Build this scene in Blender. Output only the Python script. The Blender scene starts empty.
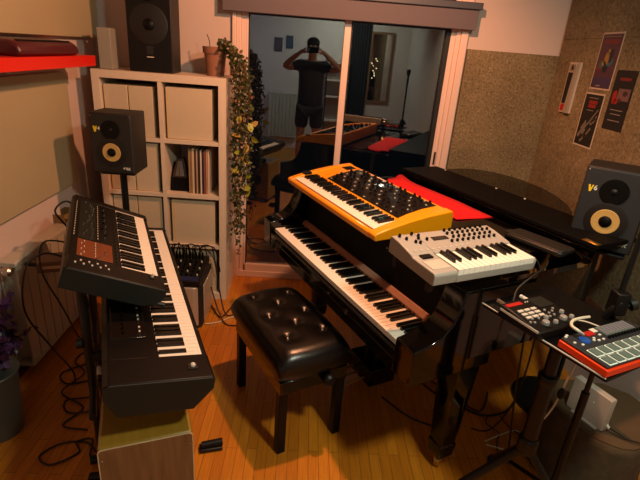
import bpy, bmesh, math, random
from mathutils import Vector, Matrix
random.seed(7)
C = bpy.context.scene.collection
R = math.radians
PI = math.pi

# ------------------------------------------------------------------ materials
def lin(h):
    h = h.lstrip('#'); out = []
    for i in (0, 2, 4):
        c = int(h[i:i+2], 16)/255
        out.append(c/12.92 if c <= .04045 else ((c+.055)/1.055)**2.4)
    return out+[1]
def mk(name, col, rough=.5, metal=0, var=.06, scale=40, bump=0, coat=0, spec=None, emit=0):
    m = bpy.data.materials.new(name); m.use_nodes = True
    nt = m.node_tree; N = nt.nodes; L = nt.links; b = N['Principled BSDF']
    c = lin(col)
    tc = N.new('ShaderNodeTexCoord'); nz = N.new('ShaderNodeTexNoise'); nz.inputs['Scale'].default_value = scale
    nz.inputs['Detail'].default_value = 4
    L.new(tc.outputs['Object'], nz.inputs['Vector'])
    mr = N.new('ShaderNodeMapRange'); mr.inputs['To Min'].default_value = 1-var; mr.inputs['To Max'].default_value = 1+var
    L.new(nz.outputs['Fac'], mr.inputs['Value'])
    mx = N.new('ShaderNodeVectorMath'); mx.operation = 'SCALE'; mx.inputs[0].default_value = c[:3]
    L.new(mr.outputs[0], mx.inputs['Scale']); L.new(mx.outputs[0], b.inputs['Base Color'])
    b.inputs['Roughness'].default_value = rough; b.inputs['Metallic'].default_value = metal
    if coat: b.inputs['Coat Weight'].default_value = coat; b.inputs['Coat Roughness'].default_value = .04
    if spec is not None: b.inputs['Specular IOR Level'].default_value = spec
    if emit:
        b.inputs['Emission Color'].default_value = c; b.inputs['Emission Strength'].default_value = emit
    if bump:
        bp = N.new('ShaderNodeBump'); bp.inputs['Strength'].default_value = bump; bp.inputs['Distance'].default_value = .004
        L.new(nz.outputs['Fac'], bp.inputs['Height']); L.new(bp.outputs[0], b.inputs['Normal'])
    return m
def ramp(N, stops):
    r = N.new('ShaderNodeValToRGB'); e = r.color_ramp.elements
    while len(e) < len(stops): e.new(.5)
    for k, (p, c) in enumerate(stops): e[k].position = p; e[k].color = lin(c)
    return r
def mk_floor():
    m = bpy.data.materials.new('wood_planks'); m.use_nodes = True; nt = m.node_tree; N = nt.nodes; L = nt.links; b = N['Principled BSDF']
    tc = N.new('ShaderNodeTexCoord'); mp = N.new('ShaderNodeMapping'); mp.inputs['Rotation'].default_value = (0, 0, PI/2)
    L.new(tc.outputs['Object'], mp.inputs[0])
    br = N.new('ShaderNodeTexBrick'); L.new(mp.outputs[0], br.inputs['Vector'])
    br.inputs['Scale'].default_value = 1; br.inputs['Brick Width'].default_value = .48; br.inputs['Row Height'].default_value = .046
    br.inputs['Mortar Size'].default_value = .0012; br.inputs['Mortar Smooth'].default_value = .1
    br.inputs['Color1'].default_value = lin('#d48420'); br.inputs['Color2'].default_value = lin('#be7018'); br.inputs['Mortar'].default_value = lin('#7c4c1c')
    br.offset = .37; br.inputs['Bias'].default_value = 0
    mp2 = N.new('ShaderNodeMapping'); mp2.inputs['Scale'].default_value = (55, 3, 1); L.new(tc.outputs['Object'], mp2.inputs[0])
    nz = N.new('ShaderNodeTexNoise'); nz.inputs['Scale'].default_value = 2; nz.inputs['Detail'].default_value = 6; L.new(mp2.outputs[0], nz.inputs['Vector'])
    r = ramp(N, [(.3, '#d8d8d8'), (.7, '#ffffff')]); L.new(nz.outputs['Fac'], r.inputs[0])
    mx = N.new('ShaderNodeMix'); mx.data_type = 'RGBA'; mx.blend_type = 'MULTIPLY'; mx.inputs[0].default_value = .8
    L.new(br.outputs['Color'], mx.inputs[6]); L.new(r.outputs[0], mx.inputs[7]); L.new(mx.outputs[2], b.inputs['Base Color'])
    b.inputs['Roughness'].default_value = .34
    return m
def mk_cork():
    m = bpy.data.materials.new('pressed_cork'); m.use_nodes = True; nt = m.node_tree; N = nt.nodes; L = nt.links; b = N['Principled BSDF']
    tc = N.new('ShaderNodeTexCoord')
    n1 = N.new('ShaderNodeTexNoise'); n1.inputs['Scale'].default_value = 75; n1.inputs['Detail'].default_value = 5; n1.inputs['Roughness'].default_value = .7
    n2 = N.new('ShaderNodeTexNoise'); n2.inputs['Scale'].default_value = 4; n2.inputs['Detail'].default_value = 3
    L.new(tc.outputs['Object'], n1.inputs[0]); L.new(tc.outputs['Object'], n2.inputs[0])
    r = ramp(N, [(.29, '#463824'), (.43, '#76664a'), (.57, '#8c7a5a'), (.74, '#b2a280')]); L.new(n1.outputs['Fac'], r.inputs[0])
    r2 = ramp(N, [(.3, '#d6d2cc'), (.7, '#ffffff')]); L.new(n2.outputs['Fac'], r2.inputs[0])
    mx = N.new('ShaderNodeMix'); mx.data_type = 'RGBA'; mx.blend_type = 'MULTIPLY'; mx.inputs[0].default_value = 1
    L.new(r.outputs[0], mx.inputs[6]); L.new(r2.outputs[0], mx.inputs[7]); L.new(mx.outputs[2], b.inputs['Base Color'])
    bp = N.new('ShaderNodeBump'); bp.inputs['Strength'].default_value = .5; bp.inputs['Distance'].default_value = .004
    L.new(n1.outputs['Fac'], bp.inputs['Height']); L.new(bp.outputs[0], b.inputs['Normal']); b.inputs['Roughness'].default_value = .9
    return m
def mk_grain(name, c1, c2, sc=(2, 30, 2), rough=.4, coat=0):
    m = bpy.data.materials.new(name); m.use_nodes = True; nt = m.node_tree; N = nt.nodes; L = nt.links; b = N['Principled BSDF']
    tc = N.new('ShaderNodeTexCoord'); mp = N.new('ShaderNodeMapping'); mp.inputs['Scale'].default_value = sc; L.new(tc.outputs['Object'], mp.inputs[0])
    nz = N.new('ShaderNodeTexNoise'); nz.inputs['Scale'].default_value = 2; nz.inputs['Detail'].default_value = 5; L.new(mp.outputs[0], nz.inputs[0])
    r = ramp(N, [(.3, c1), (.7, c2)]); L.new(nz.outputs['Fac'], r.inputs[0]); L.new(r.outputs[0], b.inputs['Base Color'])
    b.inputs['Roughness'].default_value = rough; b.inputs['Coat Weight'].default_value = coat
    return m
def mk_glass():
    m = bpy.data.materials.new('window_glass'); m.use_nodes = True; nt = m.node_tree; N = nt.nodes; L = nt.links
    N.remove(N['Principled BSDF'])
    t = N.new('ShaderNodeBsdfTransparent'); t.inputs[0].default_value = (.8, .85, .85, 1)
    g = N.new('ShaderNodeBsdfGlossy'); g.inputs['Roughness'].default_value = .003
    f = N.new('ShaderNodeFresnel'); f.inputs[0].default_value = 1.5
    a = N.new('ShaderNodeMath'); a.operation = 'MULTIPLY_ADD'; a.inputs[1].default_value = 1.6; a.inputs[2].default_value = .15; a.use_clamp = True
    L.new(f.outputs[0], a.inputs[0]); mx = N.new('ShaderNodeMixShader')
    L.new(a.outputs[0], mx.inputs[0]); L.new(t.outputs[0], mx.inputs[1]); L.new(g.outputs[0], mx.inputs[2])
    L.new(mx.outputs[0], N['Material Output'].inputs[0]); return m
def mk_leaf(name, stops):
    m = bpy.data.materials.new(name); m.use_nodes = True; nt = m.node_tree; N = nt.nodes; L = nt.links; b = N['Principled BSDF']
    ge = N.new('ShaderNodeNewGeometry'); r = ramp(N, stops); L.new(ge.outputs['Random Per Island'], r.inputs[0])
    L.new(r.outputs[0], b.inputs['Base Color']); b.inputs['Roughness'].default_value = .45; return m

M = dict(
 floor=mk_floor(), cork=mk_cork(), glass=mk_glass(),
 wall=mk('painted_wall', '#cab4aa', .85, var=.03, scale=3), ceil=mk('ceiling_paint', '#8f897c', .9),
 upvc=mk('window_plastic', '#deC0b2', .4, var=.02), blind=mk('blind_fabric', '#5c5258', .7), gasket=mk('rubber_seal', '#14110f', .6),
 unit=mk('shelf_laminate', '#d8c4ae', .45, var=.03), box=mk('file_box_card', '#c8b498', .7, var=.04), shade=mk('shelf_back', '#b8a890', .6),
 board=mk('cream_board', '#a89a7a', .45, var=.05, scale=3), red=mk('red_shelf_paint', '#d01c0c', .35, var=.04), maroon=mk('maroon_case', '#4a161c', .38, var=.1),
 black=mk('black_plastic', '#0c0b0a', .45, var=.12, spec=.3), blacktex=mk('black_vinyl_wrap', '#1c1a18', .55, var=.15, bump=.2, scale=300),
 gloss=mk('black_lacquer', '#040303', .07, var=.02), satin=mk('satin_black', '#080707', .4, var=.05, spec=.2), matte=mk('matte_black', '#060505', .7, spec=.12),
 sideblk=mk('dark_grey_plastic', '#1c1e1a', .5, var=.1, spec=.3), synthblk=mk('synth_panel', '#0f0b09', .4, var=.1, spec=.25),
 wkey=mk('white_key_plastic', '#f4ecdf', .3, var=.01), bkey=mk('black_key_plastic', '#0a0908', .25, var=.02),
 rubber=mk('cable_rubber', '#100c0b', .5), whitec=mk('white_cable', '#d2cab4', .5), metal=mk('grey_metal', '#4a4c4a', .35, 1, .1), steel=mk('steel', '#b0aca4', .3, 1),
 stand=mk('stand_paint', '#0b0d0c', .38, var=.1, spec=.35), brass=mk('brass', '#b8924a', .3, 1), yellow=mk('yellow_cone', '#c4a05c', .5, var=.08, scale=80), logoy=mk('logo_yellow', '#e8c820', .5), logow=mk('logo_white', '#d8d8d0', .5),
 grey=mk('monitor_baffle', '#24262a', .5, var=.08), orange=mk('yellow_orange_shell', '#f09a06', .32, var=.03, coat=.3), silver=mk('silver_shell', '#a29c94', .4, var=.03),
 felt=mk('red_felt', '#e00c10', .95, var=.06, bump=.3, scale=200), leather=mk('black_leather', '#0d0907', .28, var=.2, scale=150, bump=.15), tab=mk('tab_brown', '#8a6248', .8, var=.1),
 terra=mk('terracotta', '#8c5c44', .8, var=.12), galv=mk('galvanised_metal', '#5e6058', .42, .6, .15, 12), rad=mk('radiator_enamel', '#b0a898', .4, var=.04),
 ply=mk_grain('birch_plywood', '#8a6a20', '#9a7828', (20, 3, 3), .35, .3), walnut=mk_grain('brown_veneer', '#6a4a30', '#83603e', (25, 25, 2), .4), edge=mk('pale_edge', '#c8b088', .5),
 wood=mk_grain('dark_wood', '#2c1a10', '#40281a'), bark=mk('tree_bark', '#4a3c28', .95, var=.5, scale=25, bump=1), rings=mk('sawn_wood', '#54422c', .7, var=.2, scale=15),
 router=mk('white_router', '#aaa298', .4, var=.02), oranger=mk('red_orange_shell', '#e0380c', .35), pad=mk('grey_pad', '#566660', .55), padframe=mk('pale_pad_frame', '#e4f0e8', .5),
 blue=mk('blue_button', '#1c4a98', .5), redb=mk('red_panel', '#a81c14', .4), lcd=mk('dark_lcd', '#1c1410', .15), amber=mk('orange_patch', '#70381a', .5, var=.1),
 ampg=mk('silver_grille', '#c8bca8', .36, .5, .06), cloth=mk('dark_cloth', '#35302c', .95, var=.1), tick=mk('panel_print', '#c4bcb0', .6), brownf=mk('brown_felt', '#9a6e58', .9),
 skin=mk('skin', '#b07a5c', .55), hair=mk('dark_hair', '#1a120e', .7), shirt=mk('brown_tee', '#30201c', .9), shorts=mk('dark_shorts', '#2c1e1a', .9), gold=mk('gold_paint', '#9a7838', .4, .5),
 ivy=mk_leaf('ivy_leaf', [(0, '#1c240c'), (.45, '#3a4418'), (.72, '#4a3820'), (.88, '#5e5226'), (1, '#805444')]), bigleaf=mk_leaf('pale_leaf', [(0, '#8a9228'), (.6, '#a8a030'), (1, '#a87c3c')]),
 purple=mk_leaf('purple_bloom', [(0, '#24102c'), (.5, '#3c1c48'), (1, '#502c58')]), stem=mk('dry_stem', '#4c4028', .8), plastic=mk('white_plastic', '#d4ccc0', .4), paper=mk('poster_paper', '#c8b8a4', .7), clear=mk('clear_film', '#988a7c', .25), mirror=mk('mirror_silver', '#d8dcdc', .02, 1, 0), curtain=mk('dark_curtain', '#241c1c', .95), bulb=mk('lit_bulb', '#ffe8b0', .4, emit=5), cardw=mk('oak_frame', '#7a5434', .5), seam=mk('cable_braid', '#2c1812', .6),
)

# ------------------------------------------------------------------ mesh builder
class MB:
    def __init__(s): s.v = []; s.f = []; s.m = []; s.cur = 0
    def add(s, vs, fs):
        o = len(s.v); s.v += [tuple(v) for v in vs]; s.f += [tuple(i+o for i in f) for f in fs]; s.m += [s.cur]*len(fs); return s
    def box(s, x0, x1, y0, y1, z0, z1, T=None):
        vs = [Vector((x, y, z)) for z in (z0, z1) for y in (y0, y1) for x in (x0, x1)]
        if T: vs = [T @ v for v in vs]
        return s.add(vs, [(0, 2, 3, 1), (4, 5, 7, 6), (0, 1, 5, 4), (2, 6, 7, 3), (0, 4, 6, 2), (1, 3, 7, 5)])
    def prism(s, poly, a, b, axis='z'):
        n = len(poly)
        def P(p, t): return {'z': (p[0], p[1], t), 'x': (t, p[0], p[1]), 'y': (p[0], t, p[1])}[axis]
        vs = [P(p, a) for p in poly]+[P(p, b) for p in poly]
        fs = [tuple(range(n))[::-1], tuple(range(n, 2*n))]+[(i, (i+1) % n, (i+1) % n+n, i+n) for i in range(n)]
        return s.add(vs, fs)
    def ring(s, outer, inner, a, b):
        n = len(outer); vs = [(p[0], p[1], t) for t in (a, b) for p in outer+inner]; fs = []
        for i in range(n):
            j = (i+1) % n
            fs += [(i, j, j+2*n, i+2*n), (j+n, i+n, i+3*n, j+3*n), (i+n, j+n, j, i), (i+2*n, j+2*n, j+3*n, i+3*n)]
        return s.add(vs, fs)
    def tube(s, pts, r, n=8, caps=True):
        pts = [Vector(p) for p in pts]; rs = r if isinstance(r, (list, tuple)) else [r]*len(pts); vs = []; fs = []
        prev = None
        for i, p in enumerate(pts):
            t = (pts[min(i+1, len(pts)-1)]-pts[max(i-1, 0)])
            if t.length < 1e-9: t = Vector((0, 0, 1))
            t.normalize()
            if prev is None: a = t.orthogonal().normalized()
            else:
                a = prev-t*prev.dot(t); a = a.normalized() if a.length > 1e-6 else t.orthogonal().normalized()
            prev = a; b = t.cross(a)
            vs += [p+(a*math.cos(k*2*PI/n)+b*math.sin(k*2*PI/n))*rs[i] for k in range(n)]
        for i in range(len(pts)-1):
            for k in range(n): fs.append((i*n+k, i*n+(k+1) % n, (i+1)*n+(k+1) % n, (i+1)*n+k))
        if caps: fs += [tuple(range(n))[::-1], tuple(range((len(pts)-1)*n, len(pts)*n))]
        return s.add(vs, fs)
    def lathe(s, prof, n=24, c=(0, 0, 0), T=None):
        vs = [Vector((c[0]+r*math.cos(k*2*PI/n), c[1]+r*math.sin(k*2*PI/n), c[2]+z)) for r, z in prof for k in range(n)]
        if T: vs = [T @ v for v in vs]
        fs = [(i*n+k, i*n+(k+1) % n, (i+1)*n+(k+1) % n, (i+1)*n+k) for i in range(len(prof)-1) for k in range(n)]
        fs += [tuple(range(n))[::-1], tuple(range((len(prof)-1)*n, len(prof)*n))]
        return s.add(vs, fs)
    def sphere(s, c, r, n=12, sc=(1, 1, 1)):
        prof = [(max(1e-4, r*math.sin(PI*i/n)), -r*math.cos(PI*i/n)) for i in range(n+1)]
        T = Matrix.Translation(c) @ Matrix.Diagonal((*sc, 1)); return s.lathe(prof, n*2, T=T)
    def build(s, name, mat, parent=None, loc=(0, 0, 0), rot=(0, 0, 0), bevel=0, ang=35, seg=2):
        me = bpy.data.meshes.new(name); me.from_pydata(s.v, [], s.f)
        mats = mat if isinstance(mat, (list, tuple)) else [mat]
        for m_ in mats: me.materials.append(m_)
        if len(mats) > 1: me.polygons.foreach_set('material_index', s.m)
        bm = bmesh.new(); bm.from_mesh(me); bmesh.ops.recalc_face_normals(bm, faces=bm.faces); bm.to_mesh(me); bm.free()
        me.polygons.foreach_set('use_smooth', [True]*len(me.polygons)); me.set_sharp_from_angle(angle=R(ang)); me.update()
        o = bpy.data.objects.new(name, me); C.objects.link(o); o.location = loc; o.rotation_euler = rot
        if parent: o.parent = parent
        if bevel:
            b = o.modifiers.new('bevel', 'BEVEL'); b.width = bevel; b.segments = seg; b.limit_method = 'ANGLE'; b.angle_limit = R(30); b.harden_normals = False
        return o
def B(*a): return MB().box(*a)
def tag(o, label, cat, group=None):
    o['label'] = label; o['category'] = cat
    if group: o['group'] = group
    return o
def struct(o): o['kind'] = 'structure'; return o
def thing(name, label, cat, loc=(0, 0, 0), yaw=0, tilt=0, group=None):
    o = bpy.data.objects.new(name, None); C.objects.link(o); o.location = loc; o.rotation_euler = (R(tilt), 0, R(yaw)); o.empty_display_size = .05
    return tag(o, label, cat, group)
def inst(src, parent, loc=None, rot=None, name=None):
    c = src.copy(); C.objects.link(c); c.parent = parent
    if loc is not None: c.location = loc
    if rot is not None: c.rotation_euler = rot
    return c
def arc(cx, cy, r, a0, a1, n): return [(cx+r*math.cos(R(a0+(a1-a0)*i/n)), cy+r*math.sin(R(a0+(a1-a0)*i/n))) for i in range(n+1)]
def rrect(x0, x1, y0, y1, r, n=5):
    return arc(x1-r, y1-r, r, 0, 90, n)+arc(x0+r, y1-r, r, 90, 180, n)+arc(x0+r, y0+r, r, 180, 270, n)+arc(x1-r, y0+r, r, 270, 360, n)
def smooth(pts, k=6):
    P = [Vector(p) for p in pts]; out = []
    for i in range(len(P)-1):
        a, b, c, d = P[max(i-1, 0)], P[i], P[i+1], P[min(i+2, len(P)-1)]
        for j in range(k):
            t = j/k; out.append(.5*((2*b)+(c-a)*t+(2*a-5*b+4*c-d)*t*t+(-a+3*b-3*c+d)*t**3))
    return out+[P[-1]]
def text_mesh(s, size, name, mat, parent, loc, rot, depth=.0008, shear=0):
    cu = bpy.data.curves.new('letters', 'FONT'); cu.body = s; cu.size = size; cu.extrude = depth; cu.align_x = 'CENTER'; cu.align_y = 'CENTER'; cu.shear = shear; cu.offset = size*.02
    t = bpy.data.objects.new('t', cu); C.objects.link(t); dg = bpy.context.evaluated_depsgraph_get()
    me = bpy.data.meshes.new_from_object(t.evaluated_get(dg)); bpy.data.objects.remove(t)
    me.materials.clear(); me.materials.append(mat); o = bpy.data.objects.new(name, me); C.objects.link(o); o.parent = parent; o.location = loc; o.rotation_euler = rot
    return o
# ------------------------------------------------------------------ camera
cd = bpy.data.cameras.new('camera'); cam = bpy.data.objects.new('camera', cd); C.objects.link(cam); bpy.context.scene.camera = cam
cd.sensor_width = 36; cd.lens = 470/640*36; cd.clip_start = .02
right, down, fwd = Vector((.99724, -.01381, .07288)), Vector((.06242, -.37475, -.92502)), Vector((.04009, .92702, -.37286))
mw = Matrix((( right.x, -down.x, -fwd.x, 0), (right.y, -down.y, -fwd.y, 0), (right.z, -down.z, -fwd.z, 1.685), (0, 0, 0, 1)))
cam.matrix_world = mw

# ------------------------------------------------------------------ room shell
XL, XR, YB, YF, ZC = -1.42, 1.65, 3.335, -1.9, 2.5
struct(B(XL-.1, XR+.1, YF-.1, YB+.2, -.1, 0).build('floor', M['floor']))
struct(B(XL-.1, XR+.1, YF-.1, YB+.2, ZC, ZC+.1).build('ceiling', M['ceil']))
struct(B(XL-.1, XL, YF, YB+.2, 0, ZC).build('wall_left', M['wall']))
struct(B(XR, XR+.1, YF, YB+.2, 0, ZC).build('wall_right', M['wall']))
struct(B(XL, XR, YF-.1, YF, 0, ZC).build('wall_front', M['wall']))
struct(MB().box(XL, -.525, YB, YB+.2, 0, ZC).box(1.0, XR, YB, YB+.2, 0, ZC).box(-.525, 1.0, YB, YB+.2, 2.14, ZC).build('wall_back', M['wall']))
struct(B(XL, XL+.012, YF, YB-.4, 0, .06).build('baseboard_left', M['wood'], bevel=.002))
struct(B(XL+.02, XR, YF, YF+.012, 0, .07).build('baseboard_front', M['upvc'], bevel=.002))
# sliding glass door
d = bpy.data.objects.new('door_1', None); C.objects.link(d); d['kind'] = 'structure'; d.location = (0, YB, 0)
fr = MB()
fr.box(-.525, -.50, -.03, .12, 0, 2.14).box(-.50, -.47, -.015, .12, .0, 2.14).box(-.47, -.44, .0, .1, .02, 2.14)
fr.box(.955, 1.0, -.03, .12, 0, 2.14).box(.925, .955, -.015, .12, 0, 2.14)
fr.box(-.5, .955, -.012, .12, 0, .05).box(-.5, .955, -.012, .12, 2.09, 2.14)
fr.build('frame', M['upvc'], d, bevel=.003)
sl = MB(); sl.box(-.44, -.425, .0, .06, .05, 2.09).box(.197, .24, .0, .06, .05, 2.09).box(-.44, .24, .0, .06, .05, .105); sl.build('sliding_sash', M['upvc'], d, bevel=.003)
sr = MB(); sr.box(.895, .93, .005, .055, .05, 2.09).box(.24, .93, .02, .08, .05, .105); sr.build('fixed_sash', M['upvc'], d, bevel=.003)
MB().box(.868, .896, .01, .05, .1, 2.09).box(-.428, -.420, .012, .05, .1, 2.09).box(.24, .25, .03, .07, .1, 2.09).build('seal', M['gasket'], d)
B(-.428, .2, .026, .034, .1, 2.09).build('pane', M['glass'], d)
B(.24, .9, .04, .048, .1, 2.09).build('pane', M['glass'], d)
MB().box(.909, .921, -.002, .006, .985, 1.075).build('lock_slot', M['gasket'], d)
# roller blind above the door
t = thing('roller_blind', 'dusky mauve roller blind drawn up above the sliding glass door', 'blind', (0, YB, 0))
B(-.575, 1.02, -.095, -.03, 1.875, 1.99).build('fabric_valance', M['blind'], t, bevel=.002)
B(-.585, 1.035, -.115, -.025, 1.99, 2.03).build('head_rail', mk('blind_rail', '#3c3a44', .5), t, bevel=.004)
# cork acoustic panels
tag(B(1.012, 1.645, YB-.03, YB-.002, .02, 1.765).build('cork_panel', M['cork'], bevel=.002), 'brown cork board covering the back wall right of the glass door', 'wall panel', 'cork boards')
def cp(y0, y1, z0, z1, l): tag(B(XR-.03, XR-.002, y0, y1, z0, z1).build('cork_panel', M['cork'], bevel=.002), l, 'wall panel', 'cork boards')
cp(2.305, YB-.035, .52, 1.865, 'brown cork board on right wall carrying the posters')
cp(2.305, YB-.035, 1.8655, ZC-.02, 'brown cork board on right wall above the posters, next to the corner')
cp(1.0, 2.301, .52, 1.865, 'brown cork board on right wall behind the right studio monitor')
cp(1.0, 2.301, 1.8655, ZC-.02, 'upper cork board at the right edge of the photo')
# left wall boards
pr = MB(); pr.prism(rrect(.9, 2.865, .826, 1.47, .045), XL+.001, XL+.022, 'x')
tag(pr.build('wall_board', M['board'], bevel=.003), 'cream wall board with rounded corners under the red shelf', 'board')
tag(B(XL+.001, XL+.05, .3, 3.30, 1.655, 2.42).build('wall_board', M['board'], bevel=.003), 'cream board on left wall above the red shelf', 'board')
t = thing('wall_shelf', 'bright red wall shelf above the cream board', 'shelf', (XL, 0, 1.515))
B(.001, .22, .3, 2.81, 0, .054).build('plank', M['red'], t, bevel=.002)
for y in (.8, 2.3): B(.002, .03, y, y+.04, -.03, 0).build('bracket', M['steel'], t)
t = thing('instrument_case', 'closed maroon flat case lying on the red wall shelf', 'case', (XL, 0, 1.569))
MB().prism([(.055, .006), (.19, .0), (.212, .014), (.20, .045), (.17, .066), (.06, .07)], 2.12, 2.655, 'y').build('shell', M['maroon'], t, bevel=.012, seg=3)
B(.168, .178, 2.16, 2.62, .058, .068).build('seam', M['black'], t)
t = thing('headphones', 'black headphones with a white pad at the left end of red shelf', 'headphones', (XL+.13, 2.0, 1.57))
MB().lathe([(.03, 0), (.045, .01), (.045, .03), (.03, .04)], 20).build('ear_cup', M['black'], t); MB().lathe([(.02, .041), (.03, .045), (.02, .055)], 16).build('ear_pad', M['plastic'], t)
MB().lathe([(.03, 0), (.045, .01), (.045, .03), (.03, .04)], 20, (.0, -.12, 0)).build('ear_cup', M['black'], t)
MB().tube(smooth([(0, -.12, .042), (.05, -.1, .05), (.07, -.06, .05), (.05, -.02, .05), (0.03, 0, .045)]), .006).build('headband', M['black'], t)

# ------------------------------------------------------------------ cube shelf unit
SX, SY = -1.295, 2.945
t = thing('shelf_unit', 'tall white open cube shelf standing left of the glass door', 'shelf', (SX, SY, 0))
W_, D_, H_ = .79, .375, 1.49; T_ = .045
B(0, T_, 0, D_, 0, H_).build('side_panel', M['unit'], t, bevel=.001); B(W_-T_, W_, 0, D_, 0, H_).build('side_panel', M['unit'], t, bevel=.001)
B(T_, W_-T_, 0, D_, H_-T_, H_).build('top_panel', M['unit'], t, bevel=.001); B(T_, W_-T_, 0, D_, 0, T_).build('bottom_panel', M['unit'], t, bevel=.001)
DX = .385
B(DX, DX+.024, .002, D_, T_, H_-T_).build('divider', M['unit'], t)
for z in (.395, .745, 1.095):
    B(T_, DX, .003, D_, z-.012, z+.012).build('shelf_board', M['unit'], t); B(DX+.024, W_-T_, .003, D_, z-.012, z+.012).build('shelf_board', M['unit'], t)
def filebox(x0, x1, z0, h, label, y=.03, slope=0):
    b = thing('file_box', label, 'file box', (SX+x0, SY+y, z0), group='pale storage boxes in the cube shelf')
    w = x1-x0
    B(0, w, 0, .30, 0, h).build('carton', M['box'], b, bevel=.003)
    MB().box(-.0005, w*.06, -.0015, .0, .004, h-.004).build('spine_edge', M['edge'], b)
cells = [.052-.007+.013, .408, .758, 1.108]
filebox(.055, .195, 1.108, .30, 'narrow pale file box, upper left cube, left one')
filebox(.203, .345, 1.108, .30, 'narrow pale file box, upper left cube, right one')
filebox(.425, .70, 1.108, .31, 'wide pale box filling the upper right cube')
filebox(.055, .205, .758, .31, 'narrow pale box behind the left studio monitor')
filebox(.213, .355, .758, .31, 'pale box in second cube row right of the left monitor')
filebox(.055, .205, .408, .31, 'pale box in third row, leftmost, behind the keyboards')
filebox(.213, .365, .408, .31, 'pale box in third row beside the middle divider')
filebox(.43, .71, .408, .30, 'wide pale box in cube below the records')
filebox(.425, .56, .05, .31, 'pale box in bottom right cube behind the amplifier', .04)
filebox(.575, .715, .05, .31, 'pale box at far right of bottom cube row', .04)
filebox(.06, .36, .05, .31, 'wide pale box in bottom left cube', .04)
cols = ['#a08058', '#8c6a4c', '#c8b090', '#4a2c20', '#b09478', '#2c1c1c', '#d8c8b8', '#30182c', '#785040', '#c08868', '#d0b8a0']
names = ['tan', 'dull brown', 'pale cream', 'dark brown', 'beige', 'black', 'white', 'dark purple', 'reddish brown', 'salmon', 'light pink']
x = .545
for k, c in enumerate(cols):
    w = .009+.004*(k % 3 == 2)
    o = B(0, w, 0, .31, 0, .285+.012*random.random()).build('record_sleeve', mk('sleeve_'+names[k].replace(' ', '_'), c, .6), loc=(SX+x, SY+.04, .758), bevel=.001)
    tag(o, names[k]+' record sleeve standing in the cube with the metronome', 'record', 'record sleeves in the second row'); x += w+.002
t = thing('metronome', 'dark pyramid metronome standing beside the records in cube', 'metronome', (SX+.476, SY+.13, .758))
pyr = lambda a, b, z0, z1, mb: mb.add([(-a, -a, z0), (a, -a, z0), (a, a, z0), (-a, a, z0), (-b, -b, z1), (b, -b, z1), (b, b, z1), (-b, b, z1)], [(0, 1, 2, 3), (4, 5, 6, 7), (0, 1, 5, 4), (1, 2, 6, 5), (2, 3, 7, 6), (3, 0, 4, 7)])
pyr(.06, .05, 0, .09, MB()).build('base', M['satin'], t, bevel=.003); pyr(.05, .02, .09, .21, MB()).build('case', M['wood'], t, bevel=.003)
MB().add([(-.03, -.047, .10), (.03, -.047, .10), (.012, -.026, .195), (-.012, -.026, .195)], [(0, 1, 2, 3)]).build('scale_plate', M['steel'], t, loc=(0, -.003, 0))
B(-.002, .002, -.055, -.052, .09, .2).build('pendulum', M['brass'], t)

# on top of the unit
tag(B(0, .075, 0, .10, 0, .225).build('storage_box', mk('grey_card', '#8c867a', .8), loc=(-1.25, 2.975, 1.492), bevel=.003), 'small plain grey box at the left end of the cube shelf top', 'box')
def monitor(label, loc, yaw, w, h, dep, kind, txt):
    t = thing('studio_monitor', label, 'speaker', loc, yaw)
    face = M['grey'] if kind != 'left' else M['blacktex']
    cab = MB(); cab.prism(rrect(-w/2, w/2, 0, dep, .012, 3), 0, h); cab.build('cabinet', M['blacktex'], t, bevel=.004)
    bf = MB(); bf.prism(rrect(-w/2+.004, w/2-.004, .004, h-.004, .014), -.008, 0, 'y'); bf.build('baffle', face, t, bevel=.004)
    rx = Matrix.Rotation(R(90), 4, 'X')
    def disc(prof, cx, cz, nm, m_, par=t, n=40):
        o = MB().lathe(prof, n, T=rx).build(nm, m_, par); o.location = (cx, -.008, cz); return o
    k = w/.226
    tz, wz = h*.735, h*.365
    disc([(.048*k, 0), (.05*k, .003), (.036*k, .004), (.016*k, -.002+.004), (.013*k, .002)], 0, tz, 'tweeter_guide', M['satin'])
    disc([(.0135*k, .0), (.012*k, .006), (.006*k, .010), (.0005, .011)], 0, tz, 'tweeter_dome', M['black'])
    disc([(.072*k, 0), (.074*k, .005), (.062*k, .007)], 0, wz, 'woofer_surround', M['rubber'])
    disc([(.049*k, .0075), (.047*k, .009), (.026*k, .0072)], 0, wz, 'woofer_cone', M['yellow'])
    disc([(.025*k, .0), (.022*k, .011), (.012*k, .016), (.0005, .0175)], 0, wz, 'dust_cap', M['satin'])
    MB().prism(rrect(-w*.32, w*.32, .008, .028, .008), -.012, -.008, 'y').build('port_slot', M['gasket'], t)
    # mark beside the tweeter
    lg = MB(); x0 = -w*.40; z0 = tz+.0
    lg.prism([(x0, z0+.016), (x0+.008, z0+.016), (x0+.011, z0), (x0+.016, z0+.016), (x0+.022, z0+.016), (x0+.014, z0-.014), (x0+.006, z0-.014)], -.011, -.008, 'y')
    lg.build('emblem', M['logoy'], t)
    text_mesh(txt, .026*k, 'number', M['logow'], t, (x0+.030, -.0095, z0+.004), (R(90), 0, 0))
    text_mesh('KRK', .021*k, 'maker_name', M['logow'], t, (w*.32, -.0095, .038*k if kind != 'left' else .03), (R(90), 0, 0), shear=.25)
    MB().sphere((-w/2+.013, -.009, h-.016), .003, 6).build('screw', M['steel'], t)
    return t
monitor('black studio monitor with yellow cone on the stand by left wall', (-1.039, 2.535, .983), -2, .226, .319, .195, 'left', '4')
t = thing('speaker_stand', 'slim black pole stand under the left studio monitor', 'stand', (-1.03, 2.63, 0))
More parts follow.
